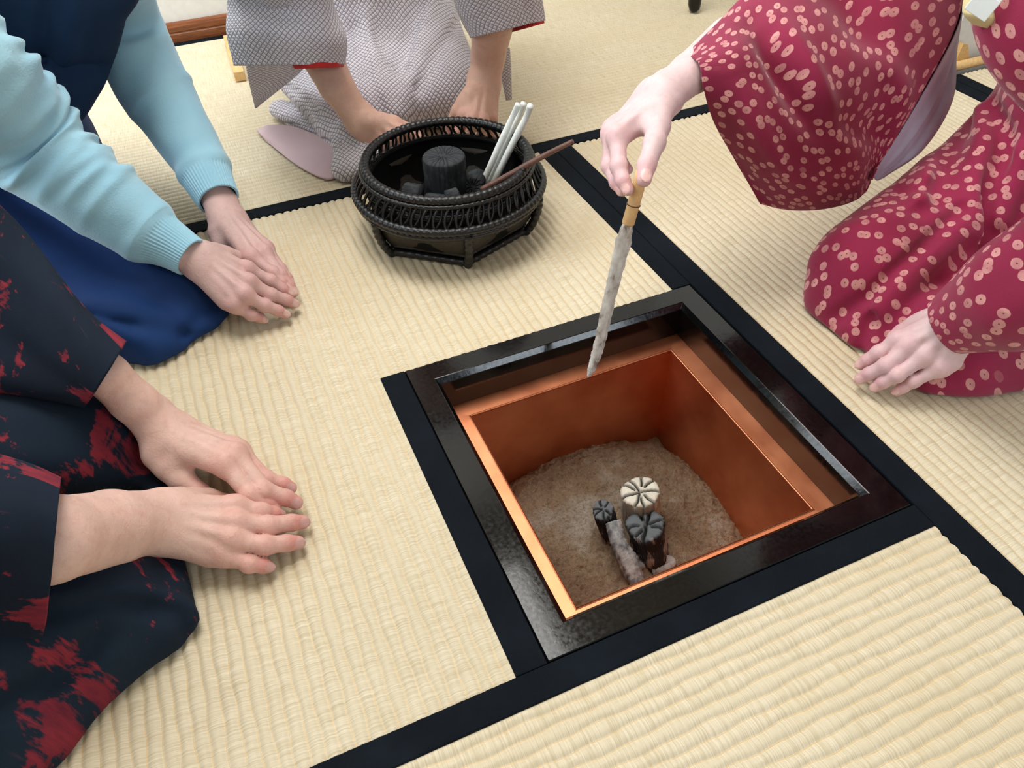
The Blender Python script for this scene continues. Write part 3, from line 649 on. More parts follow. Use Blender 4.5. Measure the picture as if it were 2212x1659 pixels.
def folds(lst, base=None):
    """lst: (u0, v0, u1, v1, width, amp) with u as a share of the girth and v as a share of the length"""
    def f(U, V, circ, L):
        d = np.zeros_like(U)
        for (u0, v0, u1, v1, w, a) in lst:
            for sh in (-1, 0, 1):
                ax, ay, bx, by = (u0 + sh) * circ, v0 * L, (u1 + sh) * circ, v1 * L; ex, ey = bx - ax, by - ay
                t = np.clip(((U - ax) * ex + (V - ay) * ey) / (ex * ex + ey * ey + 1e-9), 0, 1)
                r = np.hypot(U - ax - t * ex, V - ay - t * ey); d += a * np.exp(-(r / w) ** 2) * (0.25 + 0.75 * np.sin(np.pi * np.clip(t, 0.02, 0.98)))
        if base is not None: d = d + base(U, V, circ, L)
        return d
    return f
def view_n(p): return unit(CAM_C - np.asarray(p))
def px_tube(specs, M=14, squash=1.0, tail=()):
    """specs: (px, py, half-width px, ('z', h) or distance). A round tube whose outline has that half width"""
    C = []; R = []
    for (x, y, hw, zz) in specs:
        p = P(x, y, zz[1]) if isinstance(zz, tuple) else D(x, y, zz); C.append(p); R.append(hw * (-(CAM_R.T @ (p - CAM_C))[2]) / F_PX)
    for p, r in tail: C.append(np.asarray(p, float)); R.append(r)
    C = np.array(C); t = np.gradient(C, axis=0); rings = []
    for c, r, tt in zip(C, R, t):
        tt = unit(tt); n = view_n(c); n = unit(n - tt * (n @ tt)); s = np.cross(tt, n); f = np.linspace(0, 2 * np.pi, M, endpoint=False)
        rings.append(c + r * (np.cos(f)[:, None] * s + squash * np.sin(f)[:, None] * n))
    return rings
def upper_sleeve(pts, radii, mat, parent):
    pts = np.array([np.asarray(q, float) for q in pts]); t = np.gradient(pts, axis=0); rings = []; n = None
    for c, r, tt in zip(pts, radii, t):
        tt = unit(tt); n = np.array([0, 0, 1.0]) if n is None else n; n = unit(n - tt * (n @ tt)); s = np.cross(tt, n); f = np.linspace(0, 2 * np.pi, 12, endpoint=False); rings.append(c + r * (np.cos(f)[:, None] * s + np.sin(f)[:, None] * n))
    return cloth('upper_sleeve', rings, mat, parent, 60, 50, True, ripple(0.002, 40, 30, 2), 0.002)
def sdf_cloth(name, fn, lo, hi, h, mat, parent, uvfn):
    V, F = surface_nets(fn, lo, hi, h); o = mesh_obj(name, V, F.tolist(), mat, None, True, uvfn(V))
    if parent is not None: adopt(o, parent)
    return o
def polyd(p, pts):
    d = None
    for a, b in zip(pts[:-1], pts[1:]):
        _, v = seg(p, a, b); q = np.sqrt(np.einsum('ij,ij->i', v, v)); d = q if d is None else np.minimum(d, q)
    return d
def cyl_uv(a, b, rad):
    """unroll around the axis a-b"""
    a = np.asarray(a, float); ax = unit(np.asarray(b) - a); up = np.array([0, 0, 1.0]); up = unit(up - ax * (up @ ax)); s = np.cross(ax, up)
    def f(V):
        v = V - a; return np.stack([np.arctan2(v @ s, v @ up) * rad, v @ ax], 1)
    return f
def flat_uv(nrm):
    """the cloth lies over the lap: unrolled on a plane leaning with it"""
    n = unit(nrm); a = unit(np.cross((0, 0, 1.0), n)); b = np.cross(n, a)
    return lambda V: np.stack([V @ a, V @ b], 1)
def on_surface(fn, pix):
    """points of the modelled surface met along the given sight lines"""
    out = []
    for x, y in pix:
        d = _ray(x, y); d = d / np.linalg.norm(d); t = 0.3
        for _ in range(90):
            q = float(fn((CAM_C + d * t)[None].astype(np.float32))[0])
            if q < 0.0004 or t > 2.5: break
            t += max(q * 0.8, 0.0006)
        out.append(CAM_C + d * t)
    return out
def creased(base, lst):
    """add folds: (pixel polyline, width, height); negative heights are grooves"""
    L = [(crom(np.array(on_surface(base, pix)), 5 * len(pix)), w, a) for pix, w, a in lst]
    def f(p):
        d = base(p)
        for pts, w, a in L:
            m = np.abs(d) < 0.05; m &= ((p > pts.min(0) - 3 * w) & (p < pts.max(0) + 3 * w)).all(1)
            if m.any(): d[m] = d[m] - a * np.exp(-(polyd(p[m], pts) / w) ** 2)
        return zero_floor(d, p)
    return f
def ripple(A, f1, f2, seed=0):
    rng = np.random.RandomState(seed); ph = rng.rand(6) * 6.28
    return lambda U, V, c, L: A * (np.sin(V * f1 + 1.5 * np.sin(U * f2 + ph[0]) + ph[1]) * 0.5 + np.sin(U * f2 * 1.3 + V * f1 * 0.35 + ph[2]) * 0.5)
# ---- cloth materials
def mat_knit():
    m = NT('light_blue_knit'); uv = m.coords('UV'); n = m.noise(uv, 420, 3, 0.6); b = m.noise(m.coords('Object'), 9, 3)
    w = m.n('ShaderNodeTexWave', i_Scale=95.0, i_Distortion=1.2, i_Detail=1.0); m.l(uv, w.inputs[0])
    c = m.ramp(b, [(0.3, srgb(140, 188, 212)), (0.7, srgb(162, 206, 222))]); c = m.mix(m.math('MULTIPLY', n, 0.25), c, srgb(176, 214, 222))
    m.color(c).set(Roughness=0.95); m.b.inputs['Sheen Weight'].default_value = 0.35; m.b.inputs['Sheen Roughness'].default_value = 0.5; m.b.inputs['Specular IOR Level'].default_value = 0.1
    m.normal(m.bump(n, 0.0012, 0.5)); return m.m
def mat_weave(name, c0, c1, scale=9, rough=0.8, sheen=0.1, fine=900):
    m = NT(name); b = m.noise(m.coords('Object'), scale, 3); n = m.noise(m.coords('UV'), fine, 2)
    c = m.ramp(b, [(0.3, c0), (0.7, c1)]); m.color(c).set(Roughness=rough); m.b.inputs['Sheen Weight'].default_value = sheen; m.b.inputs['Specular IOR Level'].default_value = 0.2
    m.normal(m.bump(n, 0.0005, 0.5)); return m.m
def mat_splash():
    m = NT('navy_with_red_brushwork'); uv = m.coords('UV'); big = m.noise(uv, 13, 5, 0.62, 0.8); br = m.noise(m.coords('UV', (1, 0.22, 1), (0, 0, 0.5)), 60, 4, 0.7); f = m.noise(uv, 900, 2)
    base = m.ramp(m.noise(m.coords('UV'), 5, 3), [(0.3, srgb(18, 25, 38)), (0.5, srgb(20, 31, 46)), (0.7, srgb(24, 38, 52))])
    k = m.math('MULTIPLY', m.math('SUBTRACT', big, 0.545), 9.0); k = m.math('ADD', k, m.math('MULTIPLY', m.math('SUBTRACT', br, 0.52), 3.2))
    k2 = m.math('MULTIPLY', m.math('SUBTRACT', m.noise(m.coords('UV', (1, 0.12, 1), (0, 0, 0.4)), 70, 3, 0.6), 0.66), 5.0)
    red = m.ramp(br, [(0.35, srgb(96, 32, 48)), (0.65, srgb(140, 46, 56))])
    c = m.mix(m.ramp(k, [(0.0, (0,) * 3), (0.35, (1,) * 3)]), base, red); c = m.mix(m.ramp(k2, [(0.0, (0,) * 3), (0.6, (0.45,) * 3)]), c, srgb(112, 64, 78))
    m.color(c).set(Roughness=0.88); m.b.inputs['Sheen Weight'].default_value = 0.0; m.b.inputs['Specular IOR Level'].default_value = 0.2; m.normal(m.bump(f, 0.0005, 0.6)); return m.m
def mat_dots():
    m = NT('maroon_with_pink_dots'); uv = m.coords('UV'); 
    v = m.n('ShaderNodeTexVoronoi', voronoi_dimensions='2D', i_Scale=58.0, i_Randomness=0.9); m.l(uv, v.inputs['Vector'])
    wob = m.noise(uv, 240, 2); d = m.math('ADD', v.outputs['Distance'], m.math('MULTIPLY', m.math('SUBTRACT', wob, 0.5), 0.07))
    dot = m.ramp(d, [(0.27, (1,) * 3), (0.295, (0,) * 3)]); eye = m.ramp(d, [(0.03, (1,) * 3), (0.05, (0,) * 3)])
    # leave a few cells empty
    keep = m.ramp(v.outputs['Color'], [(0.14, (0,) * 3), (0.16, (1,) * 3)])
    f = m.noise(uv, 1100, 2); big = m.noise(m.coords('Object'), 7, 2)
    base = m.ramp(big, [(0.3, srgb(134, 27, 62)), (0.7, srgb(156, 36, 76))])
    pk = m.ramp(m.noise(uv, 60, 2), [(0.35, srgb(190, 122, 124)), (0.65, srgb(222, 158, 154))])
    c = m.mix(m.math('MULTIPLY', dot, keep), base, pk); c = m.mix(m.math('MULTIPLY', m.math('MULTIPLY', eye, keep), 0.85), c, srgb(90, 32, 46))
    m.color(c).set(Roughness=0.75); m.b.inputs['Sheen Weight'].default_value = 0.2; m.b.inputs['Specular IOR Level'].default_value = 0.25; m.normal(m.bump(f, 0.0005, 0.5)); return m.m
def mat_shibori():
    m = NT('grey_tie_dyed_crepe'); tc = m.n('ShaderNodeTexCoord'); mp = m.n('ShaderNodeMapping'); mp.inputs['Rotation'].default_value = (0, 0, math.radians(45)); mp.inputs['Scale'].default_value = (165, 165, 165)
    m.l(tc.outputs['UV'], mp.inputs[0]); wob = m.noise(m.coords('UV'), 30, 2)
    vm = m.n('ShaderNodeVectorMath', operation='FRACTION'); ad = m.n('ShaderNodeVectorMath', operation='ADD'); m.l(mp.outputs[0], ad.inputs[0]); 
    cb = m.n('ShaderNodeCombineXYZ'); m.l(m.math('MULTIPLY', wob, 0.8), cb.inputs[0]); m.l(m.math('MULTIPLY', wob, -0.6), cb.inputs[1]); m.l(cb.outputs[0], ad.inputs[1]); m.l(ad.outputs[0], vm.inputs[0])
    sp = m.n('ShaderNodeSeparateXYZ'); m.l(vm.outputs[0], sp.inputs[0])
    dx = m.math('ABSOLUTE', m.math('SUBTRACT', sp.outputs[0], 0.5)); dy = m.math('ABSOLUTE', m.math('SUBTRACT', sp.outputs[1], 0.5)); mx = m.math('MAXIMUM', dx, dy)
    c = m.ramp(mx, [(0.0, srgb(176, 166, 172)), (0.12, srgb(236, 231, 235)), (0.34, srgb(228, 223, 229)), (0.43, srgb(166, 159, 170)), (0.5, srgb(130, 124, 136))])
    big = m.noise(m.coords('Object'), 6, 3); c = m.mix(m.ramp(big, [(0.35, (0,) * 3), (0.7, (0.35,) * 3)]), c, srgb(150, 132, 138), 'MULTIPLY')
    m.color(c).set(Roughness=0.85); m.b.inputs['Specular IOR Level'].default_value = 0.2; m.b.inputs['Sheen Weight'].default_value = 0.15
    m.normal(m.bump(m.math('SUBTRACT', 0.5, mx), 0.0035, 0.8)); return m.m
M['knit'] = mat_knit(); M['splash'] = mat_splash(); M['dots'] = mat_dots(); M['shibori'] = mat_shibori()
M['navy_vest'] = mat_weave('navy_wool', srgb(18, 38, 64), srgb(24, 48, 78), 9, 0.85, 0.0); M['blue_skirt'] = mat_weave('deep_blue_cloth', srgb(14, 38, 82), srgb(22, 54, 104), 5, 0.75, 0.0)
M['pink_lining'] = mat_weave('dusty_pink_lining', srgb(200, 172, 178), srgb(214, 186, 190), 8, 0.6)
M['grey_lining'] = mat_weave('lilac_grey_lining', srgb(172, 170, 188), srgb(198, 204, 220), 12, 0.45, 0.2)
M['red_lining'] = mat_weave('red_lining', srgb(176, 40, 44), srgb(196, 58, 54)); M['beige_cloth'] = mat_weave('beige_obi_scarf', srgb(196, 178, 132), srgb(214, 198, 152), 16)
M['dark_under'] = mat_weave('black_underskirt', srgb(12, 14, 20), srgb(18, 20, 28))
# ------------------------------------------------------------------ people
def person(label, loc):
    o = empty('person', loc); return tag(o, label, 'person', 'people kneeling around the hearth')
def zero_floor(d, p, eps=0.002): return np.maximum(d, eps - p[:, 2])
def trunk(caps):
    def f(p):
        d = None
        for a, b, ra, rb in caps:
            q = cone(p, a, b, ra * 0.6, rb * 0.6); d = q if d is None else smin(d, q, 0.008)
        return zero_floor(d, p, 0.012)
    pts = np.array([q for c in caps for q in c[:2]]); r = max(max(c[2:]) for c in caps); return f, pts.min(0) - r - 0.03, pts.max(0) + r + 0.03
def head_fields(c, face, neck):
    """skull with face, ears and neck, and the hair shell over it"""
    c = np.asarray(c, float); fx = unit(np.asarray(face, float)); up = np.array([0, 0, 1.0]); up = unit(up - fx * (up @ fx)); sx = np.cross(up, fx); A = np.array([fx, sx, up]); w = lambda a, b, d: c + fx * a + sx * b + up * d
    def skull(p):
        d = ellip(p, w(-0.012, 0, 0.022), A, (0.094, 0.074, 0.088)); d = smin(d, ellip(p, w(0.022, 0, -0.045), A, (0.066, 0.056, 0.066)), 0.03)
        d = smin(d, cone(p, w(0.086, 0, 0.004), w(0.102, 0, -0.024), 0.007, 0.011), 0.012)                     # nose
        for s in (-1, 1):
            d = smax(d, -ellip(p, w(0.092, 0.031 * s, 0.004), A, (0.016, 0.018, 0.011)), 0.012)                # eye sockets
            d = smin(d, ellip(p, w(0.076, 0.031 * s, 0.003), A, (0.012, 0.014, 0.009)), 0.004)
            d = smin(d, ellip(p, w(-0.004, 0.076 * s, -0.012), A, (0.018, 0.009, 0.032)), 0.006)               # ears
        d = smin(d, ellip(p, w(0.082, 0, -0.055), A, (0.012, 0.024, 0.009)), 0.008)                            # lips
        d = smin(d, cone(p, w(-0.02, 0, -0.05), np.asarray(neck), 0.052, 0.055), 0.03); return d
    def hair(p):
        d = ellip(p, w(-0.018, 0, 0.030), A, (0.104, 0.084, 0.096)); d = smax(d, ((p - w(0.048, 0, 0.0)) @ fx.astype(np.float32)) * 0.8 - (p - w(0.048, 0, 0.0)) @ up.astype(np.float32) * 0.45, 0.015)
        d = smax(d, -(p - w(0, 0, -0.045)) @ up.astype(np.float32), 0.02); return smin(d, ellip(p, w(-0.105, 0, 0.01), A, (0.035, 0.045, 0.04)), 0.02)
    return skull, hair, c
M['hair'] = mat_plain('dark_hair', srgb(34, 30, 28), 0.45, 220, 0.4, 0.001, stretch=(1, 1, 0.2))
def body(hands, mat, parent, caps, head=None):
    f, lo, hi = trunk(caps); ex = [(f, lo, hi, 0.009)]
    if head is not None:
        sk, hr, c = head_fields(*head); nk = np.asarray(head[2]); ex.append((sk, np.minimum(c - 0.14, nk - 0.09), np.maximum(c + 0.15, nk + 0.09), 0.004))
    o = arms_mesh(hands, mat, None, 0.0014, ex); adopt(o, parent)
    if head is not None: V, F = surface_nets(hr, c - 0.17, c + 0.17, 0.005); adopt(mesh_obj('hair', V, F.tolist(), M['hair'], None, True), parent)
    return o

# ---- first person: light blue sweater, navy vest, deep blue skirt
p1 = person('person in light blue sweater and navy vest kneeling on the left', (-0.62, 0.75, 0))
sh_r, sh_l = np.array([-0.69, 0.70, 0.53]), np.array([-0.53, 0.87, 0.55])
body([R1, L1], M['skin_p1'], p1, [(R1.forearm[-1], P(20, 262, .26), 0.028, 0.034), (P(20, 262, .26), P(-95, 150, .34), 0.034, 0.04), (P(-95, 150, .34), (-0.67, 0.64, 0.45), 0.034, 0.045), ((-0.67, 0.64, 0.45), sh_r, 0.034, 0.045), (L1.forearm[-1], P(328, 182, 0.19), 0.027, 0.03), (P(328, 182, 0.19), P(290, 98, .24), 0.03, 0.03), (P(290, 98, .24), P(262, 0, .30), 0.03, 0.03), (P(262, 0, .30), P(235, -100, .38), 0.03, 0.03),
      (P(235, -100, .38), sh_l, 0.036, 0.045), (sh_r, sh_l, 0.05, 0.05), ((sh_r + sh_l) / 2, (-0.66, 0.86, 0.12), 0.07, 0.08), ((-0.63, 0.84, 0.1), (-0.46, 0.48, 0.055), 0.05, 0.035), ((-0.72, 0.80, 0.1), (-0.55, 0.45, 0.055), 0.05, 0.035)], ((-0.575, 0.765, 0.78), (0.66, -0.7, -0.25), (-0.62, 0.80, 0.60)))
def knit_base(seed, rib=0.048):
    rp = ripple(0.0012, 70, 60, seed)
    def f(U, V, c, L):
        m = 1 / (1 + np.exp((V - rib) / 0.0016)); return 0.0008 * np.cos(U / c * 2 * np.pi * 46) * m + rp(U, V, c, L) * (1 - m) - 0.001 * m + 0.0035 * np.exp(-((V - rib - 0.014) / 0.012) ** 2)
    return f
near = px_tube([(413, 556, 45, ('z', .096)), (378, 534, 51, ('z', .106)), (335, 511, 62, ('z', .118)), (300, 487, 75, ('z', .13)), (212, 424, 88, ('z', .168)), (113, 350, 103, ('z', .21)), (20, 262, 126, ('z', .26)), (-95, 150, 140, ('z', .34))], 16, 1.0, [((-0.67, 0.64, 0.45), 0.074), ((-0.69, 0.70, 0.55), 0.07), ((-0.67, 0.74, 0.60), 0.05)])
rng = np.random.RandomState(3); fl = []
for i in range(15): u = rng.rand() * 0.9; v = 0.16 + 0.04 * i * 0.9 + rng.rand() * 0.02; fl.append((u, v, u + 0.22 + 0.2 * rng.rand(), v + 0.05 * (rng.rand() - 0.3), 0.0065 + 0.004 * rng.rand(), 0.0038 + 0.002 * rng.rand()))
for i in range(11): v = 0.17 + 0.042 * i + 0.008 * math.sin(i * 2.3); fl.append((-0.14, v, 0.13 - 0.04 * (i % 2), v + 0.012, 0.0075, 0.0058)); fl.append((-0.13, v + 0.021, 0.11, v + 0.028, 0.0065, -0.0048)); fl.append((0.02 + 0.04 * (i % 3), v, 0.40, v + 0.02 * math.sin(i * 1.7), 0.0075, 0.0036))
cloth('sweater_sleeve', near, M['knit'], p1, 190, 300, True, folds(fl, knit_base(1)), 0.0025)
far = px_tube([(473, 432, 45, ('z', .078)), (454, 397, 51, ('z', .09)), (434, 354, 57, ('z', .105)), (384, 272, 66, ('z', .145)), (328, 182, 77, ('z', .19)), (290, 98, 77, ('z', .24)), (262, 0, 70, ('z', .30)), (235, -100, 72, ('z', .38))], 16, 1.0, [((-0.47, 0.82, 0.50), 0.066), ((-0.53, 0.87, 0.57), 0.066), ((-0.57, 0.86, 0.60), 0.045)])
rng = np.random.RandomState(5); fl = []
for i in range(13): u = rng.rand(); v = 0.2 + 0.06 * i + rng.rand() * 0.03; fl.append((u, v, u + 0.25 + 0.2 * rng.rand(), v + 0.04 * (rng.rand() - 0.6), 0.008 + 0.004 * rng.rand(), 0.003 + 0.002 * rng.rand()))
fl += [(0.05, 0.62, 0.45, 0.55, 0.010, -0.006), (0.05, 0.70, 0.45, 0.64, 0.010, 0.004), (0.1, 0.80, 0.5, 0.74, 0.010, -0.005)]
cloth('sweater_sleeve', far, M['knit'], p1, 190, 200, True, folds(fl, knit_base(2)), 0.0025)
vest = px_tube([(72, -60, 195, .98), (88, 20, 165, 1.0), (95, 100, 139, 1.05), (103, 165, 118, 1.05), (122, 222, 82, 1.05), (140, 258, 45, 1.05), (150, 276, 12, 1.05)], 16, 0.75); vest = [crom(np.array([(-0.62, 0.80, 0.60)] * 16) + 0.03 * (vest[0] - vest[0].mean(0)) / 0.1, 16, True), (vest[0] - vest[0].mean(0)) * 0.95 + np.array([-0.60, 0.77, 0.50])] + vest
cloth('vest', vest, M['navy_vest'], p1, 120, 90, True, folds([(0.30, 0.1, 0.22, 0.95, 0.010, -0.012), (0.33, 0.1, 0.27, 0.95, 0.012, 0.008), (0.12, 0.2, 0.14, 0.9, 0.015, 0.005), (0.18, 0.2, 0.18, 0.8, 0.010, -0.004)]), 0.003)
def lap1(p):
    d = cone(p, (-0.455, 0.468, 0.030), (-0.62, 0.85, 0.10), 0.052, 0.088)
    d = smin(d, cone(p, (-0.535, 0.425, 0.032), (-0.80, 0.78, 0.10), 0.054, 0.09), 0.05)
    d = smin(d, cone(p, (-0.412, 0.430, 0.010), (-0.50, 0.372, 0.010), 0.016, 0.016), 0.04)
    d = smin(d, cone(p, (-0.68, 0.86, 0.12), (-0.68, 0.86, 0.14), 0.15, 0.15), 0.06)
    return zero_floor(d, p)
sdf_cloth('skirt', creased(lap1, [([(180, 680), (290, 704), (400, 722), (434, 746)], 0.007, -0.009), ([(190, 702), (300, 732), (392, 756)], 0.013, 0.008), ([(200, 655), (320, 682), (430, 706)], 0.016, 0.006), ([(498, 650), (460, 700), (434, 752)], 0.012, 0.008), ([(470, 640), (430, 690), (405, 715)], 0.010, -0.005), ([(60, 560), (200, 600), (350, 640)], 0.02, -0.005)]), (-1.0, 0.28, -0.02), (-0.30, 1.08, 0.34), 0.0042, M['blue_skirt'], p1, cyl_uv((-0.49, 0.44, 0.05), (-0.72, 0.82, 0.1), 0.1))
def chest1(p):
    d = cone(p, (-0.70, 0.88, 0.16), (-0.64, 0.82, 0.50), 0.135, 0.12); return smin(d, cone(p, sh_r + (0.02, 0.02, 0.06), sh_l + (-0.02, -0.03, 0.04), 0.06, 0.06), 0.06)
sdf_cloth('vest_body', chest1, (-0.92, 0.55, 0.0), (-0.40, 1.08, 0.68), 0.006, M['navy_vest'], p1, flat_uv((0.6, -0.7, 0.2)))
sc = cloth('obi_cord', [chord_ring(D(150, 235, 1.0), D(166, 232, 1.0), view_n(D(158, 233, 1.0)), 0.004), chord_ring(D(152, 255, 1.0), D(168, 250, 1.0), view_n(D(158, 250, 1.0)), 0.005), chord_ring(D(160, 280, 1.0), D(168, 276, 1.0), view_n(D(160, 278, 1.0)), 0.004)], M['red_lining'], p1, 24, 16, True, None, 0)
sc['label'] = 'bright red cord end hanging below the vest'

# ---- second person: navy kimono with red brushwork
p2 = person('person in navy kimono with red brushwork kneeling nearest the camera', (-0.75, 0.02, 0))
body([R2, L2], M['skin_p2'], p2, [(R2.forearm[-1], (-0.80, -0.08, 0.25), 0.034, 0.036), ((-0.80, -0.08, 0.25), (-0.87, -0.08, 0.45), 0.036, 0.045), (L2.forearm[-1], (P(40, 487, .21) + P(-140, 845, .12)) / 2, 0.027, 0.03), ((P(40, 487, .21) + P(-140, 845, .12)) / 2, (P(-60, 385, .25) + P(-280, 830, .13)) / 2, 0.03, 0.03), ((P(-60, 385, .25) + P(-280, 830, .13)) / 2, (-0.86, 0.24, 0.5), 0.032, 0.045),
      ((-0.88, -0.06, 0.5), (-0.86, 0.24, 0.5), 0.05, 0.05), ((-0.87, 0.09, 0.5), (-0.93, 0.05, 0.12), 0.08, 0.09), ((-0.93, 0.18, 0.08), (-0.62, 0.19, 0.045), 0.05, 0.032), ((-0.93, -0.07, 0.08), (-0.62, -0.01, 0.045), 0.05, 0.032)], ((-0.825, 0.08, 0.78), (0.96, 0.0, -0.28), (-0.87, 0.08, 0.60)))
def zr(A, B, t, M_=16, p=0.9):
    a = P(*A); b = P(*B); return chord_ring(a, b, view_n((a + b) / 2), t, M_, p)
cloth('kimono_sleeve', [zr((263, 753, .165), (194, 861, .112), .036, 16, .7), zr((203, 688, .175), (108, 858, .112), .042, 16, .8), zr((125, 592, .19), (-10, 850, .115), .046), zr((40, 487, .21), (-140, 845, .12), .048), zr((-60, 385, .25), (-280, 830, .13), .05), zr((-190, 250, .33), (-450, 800, .16), .06)], M['splash'], p2, 130, 110, True,
      folds([(0.1, 0.25, 0.2, 1.0, 0.02, 0.004), (0.3, 0.1, 0.3, 0.9, 0.018, -0.004), (0.4, 0.2, 0.42, 1.0, 0.02, 0.005)], ripple(0.0012, 30, 25, 4)), 0.0018)
cloth('kimono_sleeve', [zr((130, 1054, .195), (97, 1340, .085), .050, 16, .7), zr((60, 1028, .205), (15, 1327, .085), .054, 16, .7), zr((-50, 1005, .22), (-95, 1315, .09), .058, 16, .7), zr((-200, 980, .26), (-240, 1300, .10), .055)], M['splash'], p2, 130, 90, True,
      folds([(0.12, 0.1, 0.18, 1.0, 0.02, 0.004), (0.33, 0.1, 0.36, 1.0, 0.018, -0.005), (0.4, 0.1, 0.42, 1.0, 0.02, 0.005)], ripple(0.0012, 30, 25, 7)), 0.0018)
upper_sleeve([P(-60, 1170, .165), (-0.80, -0.08, 0.25), (-0.87, -0.08, 0.42), (-0.88, -0.04, 0.57)], [0.045, 0.055, 0.066, 0.06], M['splash'], p2); upper_sleeve([(P(40, 487, .21) + P(-140, 845, .12)) / 2, (P(-60, 385, .25) + P(-280, 830, .13)) / 2, (-0.84, 0.25, 0.42), (-0.86, 0.21, 0.57)], [0.04, 0.05, 0.066, 0.06], M['splash'], p2)
def lap2(p):
    d = cone(p, (-0.580, 0.20, 0.045), (-0.95, 0.24, 0.09), 0.066, 0.10)
    d = smin(d, cone(p, (-0.583, -0.002, 0.048), (-0.95, -0.125, 0.09), 0.064, 0.105), 0.06)
    d = smin(d, cone(p, (-0.535, -0.045, 0.010), (-0.64, -0.105, 0.012), 0.014, 0.018), 0.05); d = smin(d, cone(p, (-0.64, -0.105, 0.012), (-0.98, -0.27, 0.02), 0.018, 0.03), 0.05)
    d = smin(d, cone(p, (-0.512, 0.20, 0.010), (-0.516, -0.035, 0.012), 0.014, 0.014), 0.045)
    d = smin(d, cone(p, (-0.93, 0.04, 0.12), (-0.88, 0.08, 0.52), 0.145, 0.125), 0.07); d = smin(d, cone(p, (-0.875, -0.07, 0.57), (-0.865, 0.23, 0.57), 0.062, 0.062), 0.06)
    return zero_floor(d, p)
sdf_cloth('kimono_robe', creased(lap2, [([(110, 1296), (220, 1280), (330, 1287), (395, 1306), (418, 1338)], 0.009, 0.007), ([(110, 1318), (220, 1303), (325, 1310), (388, 1330), (408, 1365)], 0.008, -0.010), ([(215, 1385), (130, 1458), (0, 1530)], 0.010, -0.009), ([(240, 1420), (150, 1490), (20, 1570)], 0.014, 0.006), ([(20, 930), (150, 950), (300, 1000)], 0.02, -0.004)]), (-1.15, -0.36, -0.02), (-0.46, 0.42, 0.70), 0.0042, M['splash'], p2, flat_uv((0.4, -0.35, 0.85)))

# ---- third person: grey tie-dyed kimono behind the charcoal basket
p3 = person('person in pale grey tie-dyed kimono kneeling behind the black basket', (0.02, 1.0, 0))
body([R3, L3], M['skin_p3'], p3, [(R3.forearm[-1], P(640, 40, .25), 0.032, 0.032), (P(640, 40, .25), P(603, -8, .28), 0.03, 0.03), (P(603, -8, .28), P(585, -135, .38), 0.03, 0.03), (P(585, -135, .38), (-0.19, 0.98, 0.50), 0.036, 0.045), ((-0.19, 0.98, 0.50), (-0.12, 1.03, 0.585), 0.036, 0.045), (L3.forearm[-1], P(1068, -27, .28), 0.03, 0.03), (P(1068, -27, .28), P(1050, -130, .36), 0.03, 0.03), (P(1050, -130, .36), (0.20, 0.97, 0.50), 0.036, 0.045), ((0.20, 0.97, 0.50), (0.15, 1.03, 0.585), 0.036, 0.045),
      ((-0.12, 1.03, 0.585), (0.15, 1.03, 0.585), 0.05, 0.05), ((0.02, 1.02, 0.55), (0.02, 1.08, 0.12), 0.08, 0.09), ((-0.07, 1.08, 0.1), (-0.06, 0.88, 0.06), 0.05, 0.035), ((0.11, 1.08, 0.1), (0.09, 0.88, 0.06), 0.05, 0.035)], ((0.015, 0.975, 0.815), (0.0, -0.94, -0.34), (0.015, 1.03, 0.63)))
upper_sleeve([P(603, -8, .28), P(585, -135, .38), (-0.19, 0.98, 0.50), (-0.13, 1.03, 0.60)], [0.04, 0.055, 0.066, 0.06], M['shibori'], p3); upper_sleeve([P(1068, -27, .28), P(1050, -130, .36), (0.20, 0.97, 0.50), (0.16, 1.03, 0.60)], [0.04, 0.055, 0.066, 0.06], M['shibori'], p3)
def lap3(p):
    d = cone(p, (-0.055, 0.85, 0.058), (-0.07, 1.15, 0.12), 0.068, 0.10)
    d = smin(d, cone(p, (0.085, 0.85, 0.058), (0.10, 1.15, 0.12), 0.068, 0.10), 0.075)
    d = smin(d, cone(p, (0.015, 1.12, 0.15), (0.015, 1.04, 0.54), 0.145, 0.125), 0.07); d = smin(d, cone(p, (-0.14, 1.03, 0.60), (0.17, 1.03, 0.60), 0.062, 0.062), 0.06)
    f1 = cone(p, P(606, 236, 0.018), P(745, 322, 0.016), 0.022, 0.022, (0, 0, 1), 1.3)
    f2 = smin(cone(p, P(640, 178, 0.06), P(730, 262, 0.05), 0.032, 0.036), cone(p, P(730, 262, 0.05), P(800, 330, 0.03), 0.036, 0.03), 0.02)
    f3 = cone(p, P(742, 292, 0.05), P(748, 366, 0.016), 0.022, 0.02); f3 = smin(f3, cone(p, P(748, 366, 0.016), P(850, 360, 0.02), 0.02, 0.03), 0.02)
    d = smin(d, f2, 0.012); d = smin(d, f1, 0.010); d = smin(d, f3, 0.010)
    return zero_floor(d, p)
sdf_cloth('kimono_robe', creased(lap3, [([(905, 5), (885, 80), (862, 150)], 0.014, -0.010), ([(935, 5), (915, 70), (890, 140)], 0.014, 0.009), ([(990, 50), (945, 110), (905, 190)], 0.012, -0.008), ([(975, 30), (925, 100), (880, 190), (870, 250)], 0.016, 0.007), ([(790, 30), (812, 130), (850, 240)], 0.014, 0.008), ([(762, 60), (790, 150), (830, 240)], 0.012, -0.007), ([(745, 310), (700, 260), (650, 210), (610, 180)], 0.006, -0.008), ([(720, 330), (660, 290), (610, 262)], 0.005, -0.006)]), (-0.36, 0.62, -0.02), (0.30, 1.34, 0.78), 0.0042, M['shibori'], p3, flat_uv((-0.12, -0.6, 0.8)))
